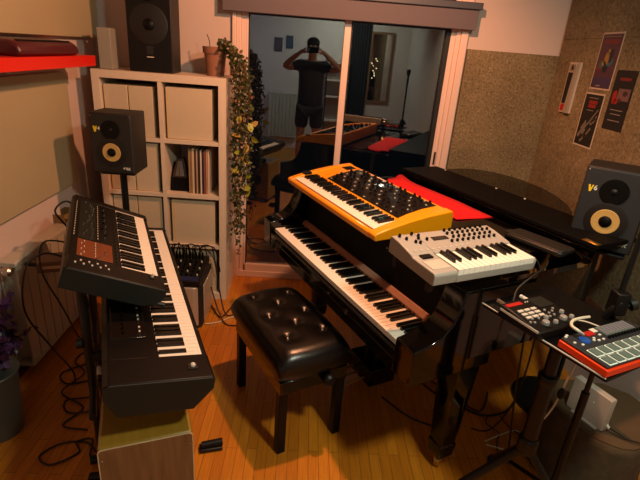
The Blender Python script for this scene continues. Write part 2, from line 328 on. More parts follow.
B(-.09, .09, -.08, .08, .97, .981).build('top_plate', M['stand'], t, bevel=.002); MB().tube([(0, 0, .02), (0, 0, .972)], .019, 16).build('pole', M['stand'], t)
MB().lathe([(.092, 0), (.092, .012), (.03, .022)], 28).build('base', M['stand'], t)
t = thing('loudspeaker', 'large black passive loudspeaker on top of the cube shelf', 'speaker', (-.955, 3.0, 1.492), 2)
w, h, dp = .255, .52, .21
B(-w/2, w/2, 0, dp, 0, h).build('cabinet', M['blacktex'], t, bevel=.004); rx = Matrix.Rotation(R(90), 4, 'X')
MB().prism(rrect(-w/2+.006, w/2-.006, .006, h-.006, .006), -.006, 0, 'y').build('baffle', M['black'], t)
MB().lathe([(.108, 0), (.11, .004), (.098, .007)], 40, T=rx).build('woofer_surround', M['rubber'], t, loc=(0, -.006, .26))
MB().lathe([(.098, .004), (.09, .004), (.04, .0015), (.035, .004)], 40, T=rx).build('woofer_cone', M['satin'], t, loc=(0, -.006, .26))
MB().lathe([(.036, .0), (.03, .012), (.015, .019), (.0005, .021)], 28, T=rx).build('dust_cap', M['satin'], t, loc=(0, -.006, .26))
MB().lathe([(.05, 0), (.05, .004), (.02, .002), (.016, .008), (.0005, .012)], 28, T=rx).build('tweeter', M['satin'], t, loc=(0, -.006, .43))
MB().box(-.02, .02, -.010, -.006, .10, .145).build('port', M['gasket'], t)
MB().box(-.02, .02, -.008, -.006, .082, .087).build('name_plate', M['tick'], t)

# flower pot and trailing ivy
t = thing('potted_ivy', 'terracotta pot on shelf top with ivy trailing down beside the glass door', 'plant', (-.60, 3.13, 1.491))
MB().lathe([(.052, 0), (.068, .13), (.075, .13), (.077, .168), (.068, .168), (.064, .15)], 28).build('pot', M['terra'], t)
MB().lathe([(.0635, .145), (.03, .152), (.0005, .155)], 20).build('soil', M['bark'], t)
st = MB(); lf = MB(); big = MB(); random.seed(3)
def leaf(mb, p, s):
    n = Vector((random.uniform(-1, 1), random.uniform(-1.4, -.2), random.uniform(-.5, 1))).normalized(); a = n.orthogonal().normalized(); a.rotate(Matrix.Rotation(random.uniform(0, 6.3), 3, n)); b = n.cross(a)
    pts = [(0, 0), (.35, .45), (.9, .35), (1.25, 0), (.9, -.35), (.35, -.45)]
    o = Vector(p); mb.add([o+a*u*s+b*v*s+n*(.25*s*abs(v)) for u, v in pts], [(0, 1, 2, 3), (0, 3, 4, 5)])
for k in range(17):
    x0 = random.uniform(.045, .06); dx = random.uniform(.105, .235); dy = random.uniform(-.22, -.0); L_ = random.choice([.55, .7, .85, 1.0, 1.15, 1.25]) if k else 1.33
    if L_ > 1.05: dx = random.uniform(.14, .20)
    pts = [(.0, 0, .15), (x0, dy*.3, .185), (.10, dy*.6, .16)]
    z = .1
    while z > .14-L_:
        pts.append((min(dx, .115+.5*(.2-z) if z > -.1 else dx)+random.uniform(-.012, .012), dy+random.uniform(-.012, .012), z)); z -= .09
    sm = smooth(pts, 5); st.tube(sm, .0016, 4)
    for i, p in enumerate(sm[5:]):
        lowf = max(.35, 1-(.2-p.z)*.45)
        for q in range(2 if random.random() < .75*lowf else 1):
            leaf(lf, (p.x+random.uniform(-.022, .022), p.y+random.uniform(-.02, .02), p.z+random.uniform(-.02, .02)), random.uniform(.012, .025))
for p in [(.21, -.16, -.20), (.23, -.17, -.25), (.20, -.18, -.29), (.245, -.14, -.34), (.25, -.15, -.27), (.24, -.13, -.42), (.23, -.15, -.52), (.25, -.13, -.60), (.19, -.2, -.33), (.17, -.2, -.25), (.21, -.19, -.45), (.18, -.2, -.56), (.24, -.15, -.68), (.20, -.18, -.66), (.22, -.17, -.38), (.16, -.2, -.42)]: leaf(big, p, random.uniform(.036, .05))
st.build('stem', M['stem'], t); lf.build('foliage', M['ivy'], t); big.build('new_leaves', M['bigleaf'], t)
MB().tube([(-.03, .0, .14), (-.035, 0, .2), (-.05, .01, .235)], .003, 5).build('dry_twig', M['stem'], t)

# ------------------------------------------------------------------ keys
WK = {}
def keymesh(nm, w, l, h, mat, taper=0):
    k = (nm, w, l, h)
    if k not in WK:
        mb = MB(); a = taper
        mb.add([(-w/2, 0, -h), (w/2, 0, -h), (w/2, l, -h), (-w/2, l, -h), (-w/2+a, a*2, 0), (w/2-a, a*2, 0), (w/2-a, l, 0), (-w/2+a, l, 0)], [(0, 1, 2, 3), (4, 5, 6, 7), (0, 1, 5, 4), (1, 2, 6, 5), (2, 3, 7, 6), (3, 0, 4, 7)])
        o = mb.build(nm, mat); me = o.data; bpy.data.objects.remove(o); WK[k] = me
    return WK[k]
def keys(parent, n, start, pitch, wl, bl, bw=None, wmat='wkey', drop=.02, bh=.013, x0=0, y0=0, z0=0):
    bw = bw or pitch*.5
    wm = keymesh('white_key', pitch-.0011, wl, drop, M[wmat], .0004); bmh = keymesh('black_key', bw, bl, bh+.006, M['bkey'], .0018)
    for i in range(n):
        o = bpy.data.objects.new('white_key', wm); C.objects.link(o); o.parent = parent; o.location = (x0+pitch*(i+.5), y0, z0)
        if (start+i) % 7 in (0, 1, 3, 4, 5) and i < n-1:
            sh = {0: -.12, 1: .12, 3: -.14, 4: 0, 5: .14}[(start+i) % 7]*bw
            o = bpy.data.objects.new('black_key', bmh); C.objects.link(o); o.parent = parent; o.location = (x0+pitch*(i+1)+sh, y0+wl-bl, z0+bh)
def proto(nm, mb, mat):
    o = mb.build(nm, mat); me = o.data; bpy.data.objects.remove(o); return me
def put(me, name, parent, loc, rz=0, rx=0):
    o = bpy.data.objects.new(name, me); C.objects.link(o); o.parent = parent; o.location = loc; o.rotation_euler = (rx, 0, rz); return o
knobS = proto('knob', MB().lathe([(.0056, 0), (.0052, .009), (.0042, .0105), (.0005, .0108)], 14).box(-.0006, .0006, 0, .005, .0106, .0115), M['satin'])
knobL = proto('knob', MB().lathe([(.012, 0), (.011, .010), (.009, .012), (.0005, .0122)], 20), mk('grey_knob', '#8c8884', .4))
knobM = proto('knob', MB().lathe([(.008, 0), (.0072, .008), (.006, .0095), (.0005, .0098)], 16), bpy.data.materials['grey_knob'])
knobY = proto('knob', MB().lathe([(.0095, 0), (.0095, .003), (.0065, .005), (.006, .016), (.0005, .0165)], 14), M['satin'])
slider = proto('slider_cap', MB().box(-.0045, .0045, -.003, .003, 0, .009).box(-.0045, .0045, -.0007, .0007, .009, .0094), M['satin'])
sliderw = proto('slider_cap', MB().box(-.004, .004, -.002, .002, 0, .008), M['steel'])
btn = proto('button', MB().box(-.005, .005, -.003, .003, 0, .003), M['sideblk'])
tk = proto('button', MB().box(-.006, .006, -.0015, .0015, 0, .002), M['tick'])
btnw = proto('button', MB().box(-.005, .005, -.003, .003, 0, .003), M['tick'])

# ------------------------------------------------------------------ grand piano
PO = (-.155, 2.551, 0); PY_ = -63.9
t = thing('grand_piano', 'black lacquered baby grand piano with closed lid by the glass door', 'piano', PO, PY_); pn = t
out = [(-.105, .0), (-.105, .6), (-.108, 1.30), (-.10, 1.44), (-.06, 1.55), (.02, 1.625), (.12, 1.655), (.25, 1.665), (.44, 1.63), (.60, 1.56), (.74, 1.47), (.86, 1.355), (.925, 1.25), (.965, 1.13), (1.03, 1.03), (1.12, .98), (1.22, .95), (1.30, .90), (1.335, .82), (1.34, .6), (1.34, .0)]
def inset(poly, d):
    n = len(poly); r = []
    for i, p in enumerate(poly):
        a = Vector(poly[i-1]); b = Vector(p); c = Vector(poly[(i+1) % n]); e = (b-a).normalized()+(c-b).normalized()
        if e.length < 1e-6: e = (b-a)
        e.normalize(); r.append((b.x+e.y*d, b.y-e.x*d))
    return r
rimo = [(x, max(y, .17)) for x, y in out]
rp = MB(); q_ = [p for p in out if p[1] > .3]; q_ = [(-.105, .23)]+q_+[(1.34, .23)]; inn = inset(q_, .038); inn[0] = (-.067, .23); inn[-1] = (1.302, .23)
nq = len(q_); vs = [(p[0], p[1], z) for z in (.66, .955) for p in q_+inn]; fs = []
for i in range(nq-1):
    a_, b_ = i, i+1; fs += [(a_, b_, b_+2*nq, a_+2*nq), (b_+nq, a_+nq, a_+3*nq, b_+3*nq), (a_+nq, b_+nq, b_, a_), (a_+2*nq, b_+2*nq, b_+3*nq, a_+3*nq)]
fs += [(0, nq, 3*nq, 2*nq), (nq-1, 3*nq-1, 4*nq-1, 2*nq-1)]
rp.add(vs, fs); rp.build('rim', M['gloss'], t, bevel=.002)
for x0, x1 in ((-.105, -.006), (1.232, 1.34)):
    MB().prism([(-.025, .605), (-.028, .752), (.03, .762), (.085, .785), (.125, .825), (.150, .88), (.165, .955), (.23, .955), (.23, .605)], x0, x1, 'x').build('arm', M['gloss'], t, bevel=.006, seg=3)
B(-.004, 1.231, -.022, .46, .60, .655).build('key_bed', M['gloss'], t, bevel=.003)
B(-.004, 1.231, -.022, -.004, .655, .69).build('key_slip', M['gloss'], t, bevel=.003)
MB().prism([(x, y) for x, y in inset(out, .05) if y > .3]+[(1.28, .3), (-.05, .3)], .70, .72).build('soundboard', M['gold'], t)
keys(t, 52, 5, .02356, .172, .118, .0155, z0=.715, drop=.022, bh=.0115)
MB().prism([(.173, .70), (.173, .731), (.190, .748), (.199, .748), (.199, .70)], 0, 1.228, 'x').build('felt_strip', M['brownf'], t)
MB().prism([(.20, .70), (.20, .77), (.20, .90), (.206, .948), (.227, .948), (.227, .70)], -.003, 1.230, 'x').build('fallboard', M['matte'], t, bevel=.003)
sc = proto('hinge_screw', MB().sphere((0, 0, 0), .003, 6), M['steel'])
for k in range(14): put(sc, 'hinge_screw', t, (.06+.085*k, .190, .905))
B(-.006, 1.15, .228, .90, .945, .955).build('music_desk', M['gloss'], t, bevel=.002)
B(1.15, 1.30, .232, .90, .84, .85).build('iron_plate', M['gold'], t)
pin = proto('tuning_pin', MB().tube([(0, 0, 0), (0, 0, .03)], .0035, 6), M['steel'])
for k in range(18): put(pin, 'tuning_pin', t, (1.175+.035*(k % 3), .34+.09*(k//3), .85))
lid = [(-.115, .945)]+[(x-.008 if x < 0 else x, y+.008) for x, y in out[2:16]]+[(1.28, .945)]
MB().prism(lid[::-1], .958, .98).build('lid', M['gloss'], t, bevel=.004, seg=3)
MB().box(-.115, 1.275, .945, 1.235, .9835, 1.004).build('front_flap', M['matte'], t, bevel=.003)
rb = proto('bumper', MB().lathe([(.006, 0), (.006, .004), (.0005, .005)], 10), M['plastic'])
for x in (.0, .45, .66, 1.15): put(rb, 'bumper', t, (x, 1.215, 1.004))
B(1.20, 1.276, .945, .975, 1.0035, 1.008).build('hinge', M['brass'], t, bevel=.003)
for lx, ly in ((1.238, .315), (-.02, .34), (.42, 1.38)):
    lg = MB(); a, b = .058, .038
    lg.add([(-b, -b, .075), (b, -b, .075), (b, b, .075), (-b, b, .075), (-b*1.15, -b*1.15, .14), (b*1.15, -b*1.15, .14), (b*1.15, b*1.15, .14), (-b*1.15, b*1.15, .14),
            (-b, -b, .15), (b, -b, .15), (b, b, .15), (-b, b, .15), (-a, -a, .58), (a, -a, .58), (a, a, .58), (-a, a, .58)],
           [(0, 1, 2, 3), (12, 13, 14, 15)]+[(o+i, o+(i+1) % 4, o+4+(i+1) % 4, o+4+i) for o in (0, 4, 8) for i in range(4)])
    lg.box(-.075, .075, -.075, .075, .58, .66)
    g = lg.build('leg', M['gloss'], t, loc=(lx, ly, 0), bevel=.004)
    MB().tube([(-.012, 0, .028), (.012, 0, .028)], .028, 18).box(-.018, .018, -.012, .012, .03, .076).build('caster', M['brass'], g, rot=(0, 0, .6))
ly = MB(); ly.box(.52, .74, .26, .42, .06, .16); ly.box(.56, .60, .33, .37, .16, .62).box(.66, .70, .33, .37, .16, .62).box(.54, .72, .30, .40, .58, .66); l_ = ly.build('pedal_lyre', M['gloss'], t, bevel=.004)
for x in (.575, .63, .685): MB().tube(smooth([(x, .30, .085), (x, .22, .085), (x, .17, .075), (x, .155, .068)], 3), [.006]*3*3+[.009], 8).build('pedal', M['brass'], l_)
MB().tube([(.63, .40, .12), (.63, .75, .60)], .006, 8).build('lyre_brace', M['brass'], l_)

# felt runner and pouch on the piano (placed in piano coordinates)
uu, nn = Vector((math.cos(R(PY_)), math.sin(R(PY_)), 0)), Vector((-math.sin(R(PY_)), math.cos(R(PY_)), 0))
def pw(x, y, z): return Vector(PO)+uu*x+nn*y+Vector((0, 0, z))
fm = MB(); g = []
outl = [(-.03, .775, .90), (.04, .72, .90), (.12, .70, .885), (.3, .69, .89), (.5, .68, .90), (.62, .672, .895), (.73, .665, .89)]
n_ = len(outl); vs = []
for i, (x, a, b) in enumerate(outl):
    for j in range(5): vs.append((x+.02*(j/4)*(1 if i == n_-1 else -1 if i == 0 else 0), a+(b-a)*j/4, .9565+.002*math.sin(i*1.3+j)+(.018*(1-i) if i < 1 and j > 2 else 0)))
fm.add(vs, [(i*5+j, i*5+j+1, i*5+j+6, i*5+j+5) for i in range(n_-1) for j in range(4)])
o = fm.build('felt_runner', M['red'] if 0 else M['felt'], loc=PO, rot=(0, 0, R(PY_))); so = o.modifiers.new('s', 'SOLIDIFY'); so.thickness = .004; so.offset = 1
tag(o, 'long bright red felt key cover lying on the piano behind the yellow synthesizer', 'cloth')
t = thing('pouch', 'flat black leather pouch lying on the right of the piano top', 'pouch', pw(1.10, .795, .9565), PY_+8)
MB().prism(rrect(-.14, .14, -.05, .075, .022), 0, .024).build('body', mk('grey_leather', '#1e1e1c', .4, var=.15, bump=.1, scale=150), t, bevel=.009, seg=4)
MB().prism(rrect(-.142, .142, -.048, .005, .02), .0245, .029).build('flap', bpy.data.materials['grey_leather'], t, bevel=.003)

# ------------------------------------------------------------------ yellow synthesizer
t = thing('synthesizer', 'yellow-orange 61-key synthesizer with dark knob panel lying across the piano', 'synthesizer', (-.056, 2.651, .987), -64.5, 4.75)
a, b, L_ = -.045, .846+.055, .846
prof = [(-.026, -.028), (-.030, -.004), (-.022, .004), (-.004, .002), (-.004, -.016), (.135, -.016), (.135, .006), (.20, .022), (.29, .034), (.385, .036), (.39, .02), (.385, -.054)]
MB().prism(prof, 0, L_, 'x').build('shell', M['orange'], t, bevel=.002)
sidep = [(-.026, -.028), (-.030, -.002), (-.020, .006), (.06, .020), (.15, .032), (.25, .040), (.385, .042), (.392, .02), (.385, -.054)]
MB().prism(sidep, a, -.0005, 'x').build('end_cheek', M['orange'], t, bevel=.006, seg=3)
MB().prism(sidep, L_+.0005, b, 'x').build('end_cheek', M['orange'], t, bevel=.006, seg=3)
keys(t, 36, 0,   .0235, .133, .085, .0130, y0=.001, z0=.006, drop=.016)
MB().prism(rrect(.0, .05, .06, .11, .012), .012, .020).build('wheel_plate', M['black'], t, loc=(-.045, 0, .008))
# panel lying on the sloped back
def slope(y): return .006+(y-.135)*.24 if y < .2 else .022+(y-.2)*.133 if y < .29 else .034+(y-.29)*.02
MB().prism([(.155, slope(.155)+.0012), (.20, .0235), (.29, .0355), (.372, .0375), (.372, .034), (.29, .031), (.2, .019), (.155, .007)], .10, .80, 'x').build('control_panel', M['synthblk'], t)
random.seed(5)
for r_, y in enumerate((.170, .203, .235, .268, .30, .333, .362)):
    for k in range(17):
        if (k+r_*2) % 7 == 3: continue
        put(knobY if (k+r_) % 3 else btnw, 'knob' if (k+r_) % 3 else 'button', t, (.125+.040*k+.008*(r_ % 2), y, slope(y)+.001), random.uniform(-1, 1))
MB().box(.01, .075, .30, .36, .0355, .0385).build('vent_panel', M['lcd'], t)
MB().box(.385, .45, .29, .325, .0365, .0395).build('display', M['lcd'], t)

# ------------------------------------------------------------------ silver synthesizer
t = thing('synthesizer', 'small silver 25-key synthesizer with black knobs at the right end of piano', 'synthesizer', (.519, 1.41, 1.049), 24.4, 2)
a, L_, b = -.098, .353, .362
body = [(-.016, -.048), (-.020, -.012), (-.012, -.002), (.108, -.002), (.118, .004), (.20, .018), (.245, .021), (.252, .014), (.252, -.045)]
cut = [(-.016, -.048), (-.018, -.020), (.110, -.020), (.110, .003), (.20, .018), (.245, .021), (.252, .014), (.252, -.045)]
MB().prism(cut, 0, L_, 'x').build('shell', M['silver'], t, bevel=.002)
MB().prism(body, a, -.0004, 'x').build('left_block', M['silver'], t, bevel=.004, seg=3)
MB().prism(body, L_+.0004, b, 'x').build('end_cheek', M['silver'], t, bevel=.002)
keys(t, 15, 0, .0235, .125, .078, .0115, y0=-.017, z0=.0, drop=.02)
for fx in (-.07, .33): B(fx-.01, fx+.01, .02, .04, -.0935, -.0485).build('foot', M['rubber'], t)
for fx in (-.07, .33): B(fx-.01, fx+.01, .22, .24, -.0995, -.0455).build('foot', M['rubber'], t)
B(-.070, -.025, .085, .112, -.003, .004).build('joystick_plate', M['satin'], t, bevel=.002)
B(-.085, -.010, .01, .07, -.003, .0005).build('pad_plate', mk('pale_silver', '#c0b6a8', .45), t, bevel=.001)
def sq(y): return .118+(y-.118)*.78
def ss(y): return .004+(y-.118)*.165
B(.045, .115, .180, .205, .0125, .0185).build('display', M['lcd'], t)
for x, y in [(-.075, .26), (-.06, .23), (-.02, .265), (-.01, .225), (.0, .245), (-.035, .2), (-.02, .19), (.02, .21)]: put(knobS, 'knob', t, (x, sq(y), ss(sq(y))))
for k in range(9): put(knobS, 'knob', t, (.115+.026*k, .162, ss(.162)))
for k in range(8): put(knobS, 'knob', t, (.14+.026*k, .186, ss(.186)))
for k in range(9): put(knobS, 'knob', t, (.13+.025*k, .211, .0185))
for k in range(8): put(knobS, 'knob', t, (.135+.026*k, .236, .0205))
for k in range(10): put(btnw, 'button', t, (-.07+.026*k, .133, ss(.133)-.0005))
MB().tube([(.362, .17, -.018), (.392, .17, -.018)], .009, 10).build('jack_plug', M['brass'], t)

# ------------------------------------------------------------------ left keyboards
def left_th(label, loc, yaw, tilt): return thing('keyboard', label, 'keyboard', loc, yaw, tilt)
LO = Vector((-.319, 1.373, .668)); LY = 112.5
t = left_th('long black 88-key stage keyboard on the lower tier of left stand', LO, LY, 7.2)
L_ = 1.225
body = [(-.018, -.030), (-.018, -.001), (-.010, .006), (.0, .006), (.0, -.014), (.146, -.014), (.146, .010), (.30, .014), (.318, .002), (.314, -.04), (.27, -.105), (.04, -.105)]
side = [(-.018, -.030), (-.018, .006), (-.010, .012), (.30, .015), (.318, .002), (.314, -.04), (.27, -.105), (.04, -.105)]
MB().prism(body, 0, L_, 'x').build('body', M['synthblk'], t, bevel=.002)
MB().prism(side, -.130, -.0005, 'x').build('end_block', M['synthblk'], t, bevel=.003)
MB().prism(side, L_+.0005, L_+.03, 'x').build('end_block', M['synthblk'], t, bevel=.003)
MB().prism([(p[0]*1.0, p[1]-.002) for p in side], -.135, -.1305, 'x').build('end_cap', M['sideblk'], t, bevel=.003)
keys(t, 52, 5, .02356, .142, .094, .0165, y0=.001, z0=.008, drop=.02, bh=.009)
B(.12, .36, .175, .29, .011, .016).build('control_panel', M['lcd'], t, bevel=.002)
for i in range(8): put(btnw if i % 3 else btn, 'button', t, (.13+.028*i, .195, .0155))
for i in range(7): put(slider, 'slider_cap', t, (.15+.03*i, .25, .0155))
B(-.085, -.055, .03, .06, .011, .016).build('wheel_plate', M['gasket'], t); MB().sphere((-.07, .045, .019), .009, 8).build('pitch_stick', M['plastic'], t)
UO = Vector((-.55, 1.659, .815)); UY = 112.9; UT = 22.5
t = left_th('black 49-key synthesizer with slider panel tilted on the upper tier', UO, UY, UT)
L_ = .68
body = [(-.02, -.030), (-.02, -.002), (-.012, .004), (-.001, .004), (-.001, -.014), (.142, -.014), (.142, .010), (.325, .012), (.336, .004), (.332, -.065), (.05, -.072), (.0, -.055)]
side = [(-.02, -.030), (-.02, .002), (-.012, .009), (.325, .014), (.336, .004), (.332, -.065), (.05, -.072), (.0, -.055)]
MB().prism(body, 0, L_, 'x').build('body', M['synthblk'], t, bevel=.002)
MB().prism(side, -.112, -.0005, 'x').build('end_block', M['synthblk'], t, bevel=.003)
MB().prism(side, L_+.0005, L_+.055, 'x').build('end_block', M['synthblk'], t, bevel=.003)
MB().prism([(p[0], p[1]-.002) for p in side], -.1165, -.1125, 'x').build('end_cap', M['sideblk'], t, bevel=.003)
keys(t, 29, 0, .02345, .138, .090, .0165, y0=.001, z0=.007, drop=.02, bh=.009)
B(.01, .175, .172, .30, .0112, .0137).build('orange_patch', M['amber'], t, bevel=.001)  # flat orange-brown patch over the bass end of the controls
B(.19, .66, .235, .30, .0115, .0138).build('slider_field', M['sideblk'], t, bevel=.001)
random.seed(8)
for i in range(20): put(sliderw, 'slider_cap', t, (.20+.0235*i, .262+random.uniform(-.02, .02), .0138))
for i in range(12): put(slider if i % 2 else sliderw, 'slider_cap', t, (.24+.036*i, .20+random.uniform(-.008, .008), .011))
for i in range(6): put(sliderw, 'slider_cap', t, (.0+.028*i, .215+random.uniform(-.02, .02), .0135))
for i in range(5): put(btnw, 'button', t, (-.06+.0*i, .19+.028*i, .0135))
for i in range(4): put(btnw, 'button', t, (-.035, .20+.028*i, .0135))
for i in range(18): put(btn, 'button', t, (.0+.035*i, .158, .0105))
for i in range(15): put(tk, 'button', t, (.22+.03*i, .225, .0112)); put(tk, 'button', t, (.21+.03*i, .315, .0125))
for i in range(6): put(tk, 'button', t, (.02+.027*i, .285-.01*(i % 2), .0137)); put(tk, 'button', t, (.03+.025*i, .235, .0137))
B(-.045, -.015, .02, .04, .009, .013).build('lever_slot', M['gasket'], t); MB().lathe([(.006, 0), (.005, .016), (.0005, .018)], 10, (-.03, .03, .009)).build('bender_lever', M['plastic'], t)

lu, ln = Vector((math.cos(R(LY)), math.sin(R(LY)), 0)), Vector((-math.sin(R(LY)), math.cos(R(LY)), 0))
t = thing('keyboard_stand', 'dark two-tier keyboard stand holding both left keyboards', 'stand', (LO.x, LO.y, 0), LY)
for x in (.31, .86):
    MB().tube([(x, .372, .03), (x, .372, .83)], .018, 12).build('post', M['stand'], t)
    MB().box(x-.016, x+.016, .0, .372, .515, .55).box(x-.016, x+.016, .06, .10, .55, .562).box(x-.016, x+.016, .26, .29, .55, .594).build('lower_arm', M['stand'], t, bevel=.003)
    ut = MB().tube([(x, .372, .83), (x, .09, .715)], .011, 10); ut.build('upper_arm', M['stand'], t)
    MB().tube([(x, .18, .02), (x, .42, .02)], .018, 12).build('foot', M['stand'], t)
    MB().tube([(x, .372, .3), (x, .22, .03)], .010, 10).build('foot_brace', M['stand'], t)
MB().tube([(.31, .372, .37), (.86, .372, .37)], .013, 10).build('cross_bar', M['sideblk'], t)
MB().tube([(.12, .372, .40), (.31, .372, .40)], .013, 10).build('cable_bar', M['sideblk'], t)
for x in (.31, .86): MB().lathe([(.02, 0), (.02, .02), (.0005, .022)], 12, T=Matrix.Translation((x, .39, .6)) @ Matrix.Rotation(R(-90), 4, 'X')).build('clamp_knob', M['black'], t)
# small units behind the keyboards
t = thing('expression_pedal', 'white plugged cable end hanging below the stage keyboard', 'plug', tuple(LO+lu*.28+ln*.345+Vector((0, 0, -.20))), LY)
MB().tube([(0, 0, 0), (.03, 0, .01)], .009, 8).build('plug_body', M['plastic'], t); MB().tube(smooth([(0, 0, 0), (-.03, .01, -.05), (-.02, 0, -.2), (.03, 0, -.33), (.1, .02, -.457)]), .003, 6).build('lead', M['rubber'], t)
t.name = 'cable_plug'

# ------------------------------------------------------------------ cajon
t = thing('cajon', 'plywood cajon box drum under the near end of the left keyboard', 'drum', (-.60, 1.13, 0), 19.5)
w, dp, h = .295, .285, .467
B(0, w, .006, dp, .045, h).build('body', M['ply'], t, bevel=.012, seg=4)
MB().prism(rrect(.001, w-.001, .046, h-.001, .014), .0, .0057, 'y').build('front_plate', M['walnut'], t, bevel=.002)
MB().ring([(x, z) for x, z in rrect(.0, w, .045, h, .014)], [(x, z) for x, z in rrect(.0035, w-.0035, .0485, h-.0035, .012)], 0, .0035).build('edge_strip', M['edge'], t, loc=(0, .0035, 0), rot=(R(90), 0, 0))
for x, y in ((.03, .04), (w-.03, .04), (.03, dp-.04), (w-.03, dp-.04)): MB().tube([(x, y, 0), (x, y, .046)], .014, 12).build('foot', M['rubber'], t)
for x in (.012, w-.012): MB().sphere((x, -.001, h-.045), .003, 6).build('screw', M['steel'], t)
MB().lathe([(.06, 0), (.06, .001)], 28, T=Matrix.Translation((w/2, dp+.0005, .26)) @ Matrix.Rotation(R(-90), 4, 'X')).build('sound_hole', M['gasket'], t)
for nm, p, yw, lab in (('pedal', (-.335, 1.61, 0), 15, 'small black foot pedal on the floor right of the cajon'), ('pedal', (-.74, 1.42, 0), 10, 'small black foot pedal on the floor left of the cajon')):
    t = thing('foot_pedal', lab, 'pedal', p, yw); B(-.06, .04, -.022, .022, 0, .02).build('base', M['rubber'], t, bevel=.004); MB().tube([(-.05, 0, .028), (.042, 0, .034)], .016, 12).build('treadle', M['black'], t)

# ------------------------------------------------------------------ bench
t = thing('piano_bench', 'black tufted leather piano bench in front of the grand piano', 'bench', (-.03, 1.90, 0), -61.8)
tufts = [(-.262, -.07), (-.25, .11), (-.165, .02), (-.065, -.07), (-.06, .11), (.03, .02), (.125, -.065), (.12, .11)]
x0, x1, y0, y1 = -.365, .285, -.18, .205; NX, NY = 56, 36; vs = []; cx, cy = (x0+x1)/2, (y0+y1)/2; hx, hy = (x1-x0)/2, (y1-y0)/2
for j in range(NY+1):
    for i in range(NX+1):
        u = -1+2*i/NX; v = -1+2*j/NY
        uu_ = u*math.sqrt(1-.5*v*v*.22*1) if 1 else u; vv_ = v*math.sqrt(1-.5*u*u*.22)
        # superellipse-ish rounded corner mapping
        x = cx+hx*uu_; y = cy+hy*vv_
        e = max(0, 1-abs(u)**9)**.5*max(0, 1-abs(v)**6)**.5
        z = .425+.095*e
        for a, b in tufts:
            d2 = (x-a)**2+(y-b)**2; z -= .020*math.exp(-d2/.00030)+.012*math.exp(-d2/.0022)
        vs.append((x, y, z))
fs = [(j*(NX+1)+i, j*(NX+1)+i+1, (j+1)*(NX+1)+i+1, (j+1)*(NX+1)+i) for j in range(NY) for i in range(NX)]
n0 = len(vs)
edge = [i for i in range(NX+1)]+[j*(NX+1)+NX for j in range(1, NY+1)]+[NY*(NX+1)+i for i in range(NX-1, -1, -1)]+[j*(NX+1) for j in range(NY-1, 0, -1)]
vs += [(cx+(vs[k][0]-cx)*.97, cy+(vs[k][1]-cy)*.97, .395) for k in edge]; m_ = len(edge)
fs += [(edge[k], edge[(k+1) % m_], n0+(k+1) % m_, n0+k) for k in range(m_)]+[tuple(range(n0, n0+m_))]
sb = MB().add(vs, fs).build('seat_cushion', M['leather'], t, ang=60)
bt = proto('tuft_button', MB().sphere((0, 0, 0), .007, 8, (1, 1, .6)), M['leather'])
for a, b in tufts:
    o = bpy.data.objects.new('tuft_button', bt); C.objects.link(o); o.parent = sb; o.location = (a, b, .489)
fr = MB(); fr.box(-.27, .27, -.165, -.145, .33, .392).box(-.27, .27, .145, .165, .33, .392).box(-.27, -.25, -.145, .145, .33, .392).box(.25, .27, -.145, .145, .33, .392); fr.build('apron', M['gloss'], t, bevel=.002)
for a in (-1, 1):
    for b in (-1, 1):
        MB().prism([(-.02, -.02), (.02, -.02), (.02, .02), (-.02, .02)], 0, .33).build('leg', M['satin'], t, loc=(a*.245, b*.143, 0), bevel=.003)
for s in (-1, 1): MB().box(-.2, .2, s*.10-.008, s*.10+.008, .36, .395).build('lift_bar', M['wood'], t)
MB().lathe([(.014, 0), (.026, .01), (.028, .03), (.02, .04), (.0005, .042)], 18, T=Matrix.Translation((.27, .06, .36)) @ Matrix.Rotation(R(90), 4, 'Y')).build('height_knob', M['black'], t)

# ------------------------------------------------------------------ amplifier and mixer
t = thing('keyboard_amplifier', 'silver-fronted amplifier on the floor under the small mixer', 'amplifier', (-.93, 2.55, 0), 0)
MB().prism([(0, .02), (.02, 0), (.31, 0), (.34, .03), (.34, .33), (0, .33)], .01, .31).build('cabinet', M['blacktex'], t, bevel=.006)
MB().prism([(.02, -.02), (.30, -.02), (.325, .0), (.30, -.001), (.02, -.001)], .03, .30).build('grille', M['ampg'], t, bevel=.006, seg=3)
MB().box(.341, .35, .05, .30, .03, .29).build('side_panel', M['ampg'], t, bevel=.004)
for x in (.04, .3):
    for y in (.04, .29): MB().tube([(x, y, 0), (x, y, .012)], .015, 10).build('foot', M['rubber'], t)
t = thing('mixer', 'small black audio mixer full of plugged cables on the amplifier', 'mixer', (-.915, 2.54, .313), 0, 6)
MB().prism([(0, 0), (0, .03), (.27, .055), (.30, .04), (.30, 0)], 0, .32, 'x').build('chassis', M['black'], t, bevel=.003)
B(.01, .31, .005, .045, .0315, .036).build('blue_strip', mk('mixer_blue', '#101a44', .5), t, rot=(R(5), 0, 0))
km = proto('knob', MB().lathe([(.006, 0), (.005, .012), (.0005, .013)], 10), M['satin']); kw = proto('knob', MB().lathe([(.005, 0), (.0045, .010), (.0005, .011)], 10), M['tick'])
for j in range(5):
    for i in range(9): put(kw if (i*3+j*2) % 4 == 0 else km, 'knob', t, (.03+.033*i, .06+.034*j, .031+(.06+.034*j)*.0925))
random.seed(11)
for k in range(14):
    x = .025+.0205*k; pl = MB().tube([(x, .235, .05), (x, .235, .095)], .007, 8).build('jack_plug', M['satin'], t)
    xe = x+random.uniform(-.05, .09)
    MB().tube(smooth([(x, .235, .095), (x+random.uniform(-.02, .03), .21, .14+random.uniform(0, .03)), ((x+xe)/2+.02, .27, .13), (xe, .325, .06), (xe+.02, .335, -.1)]), .004, 6).build('lead', M['rubber'], pl)

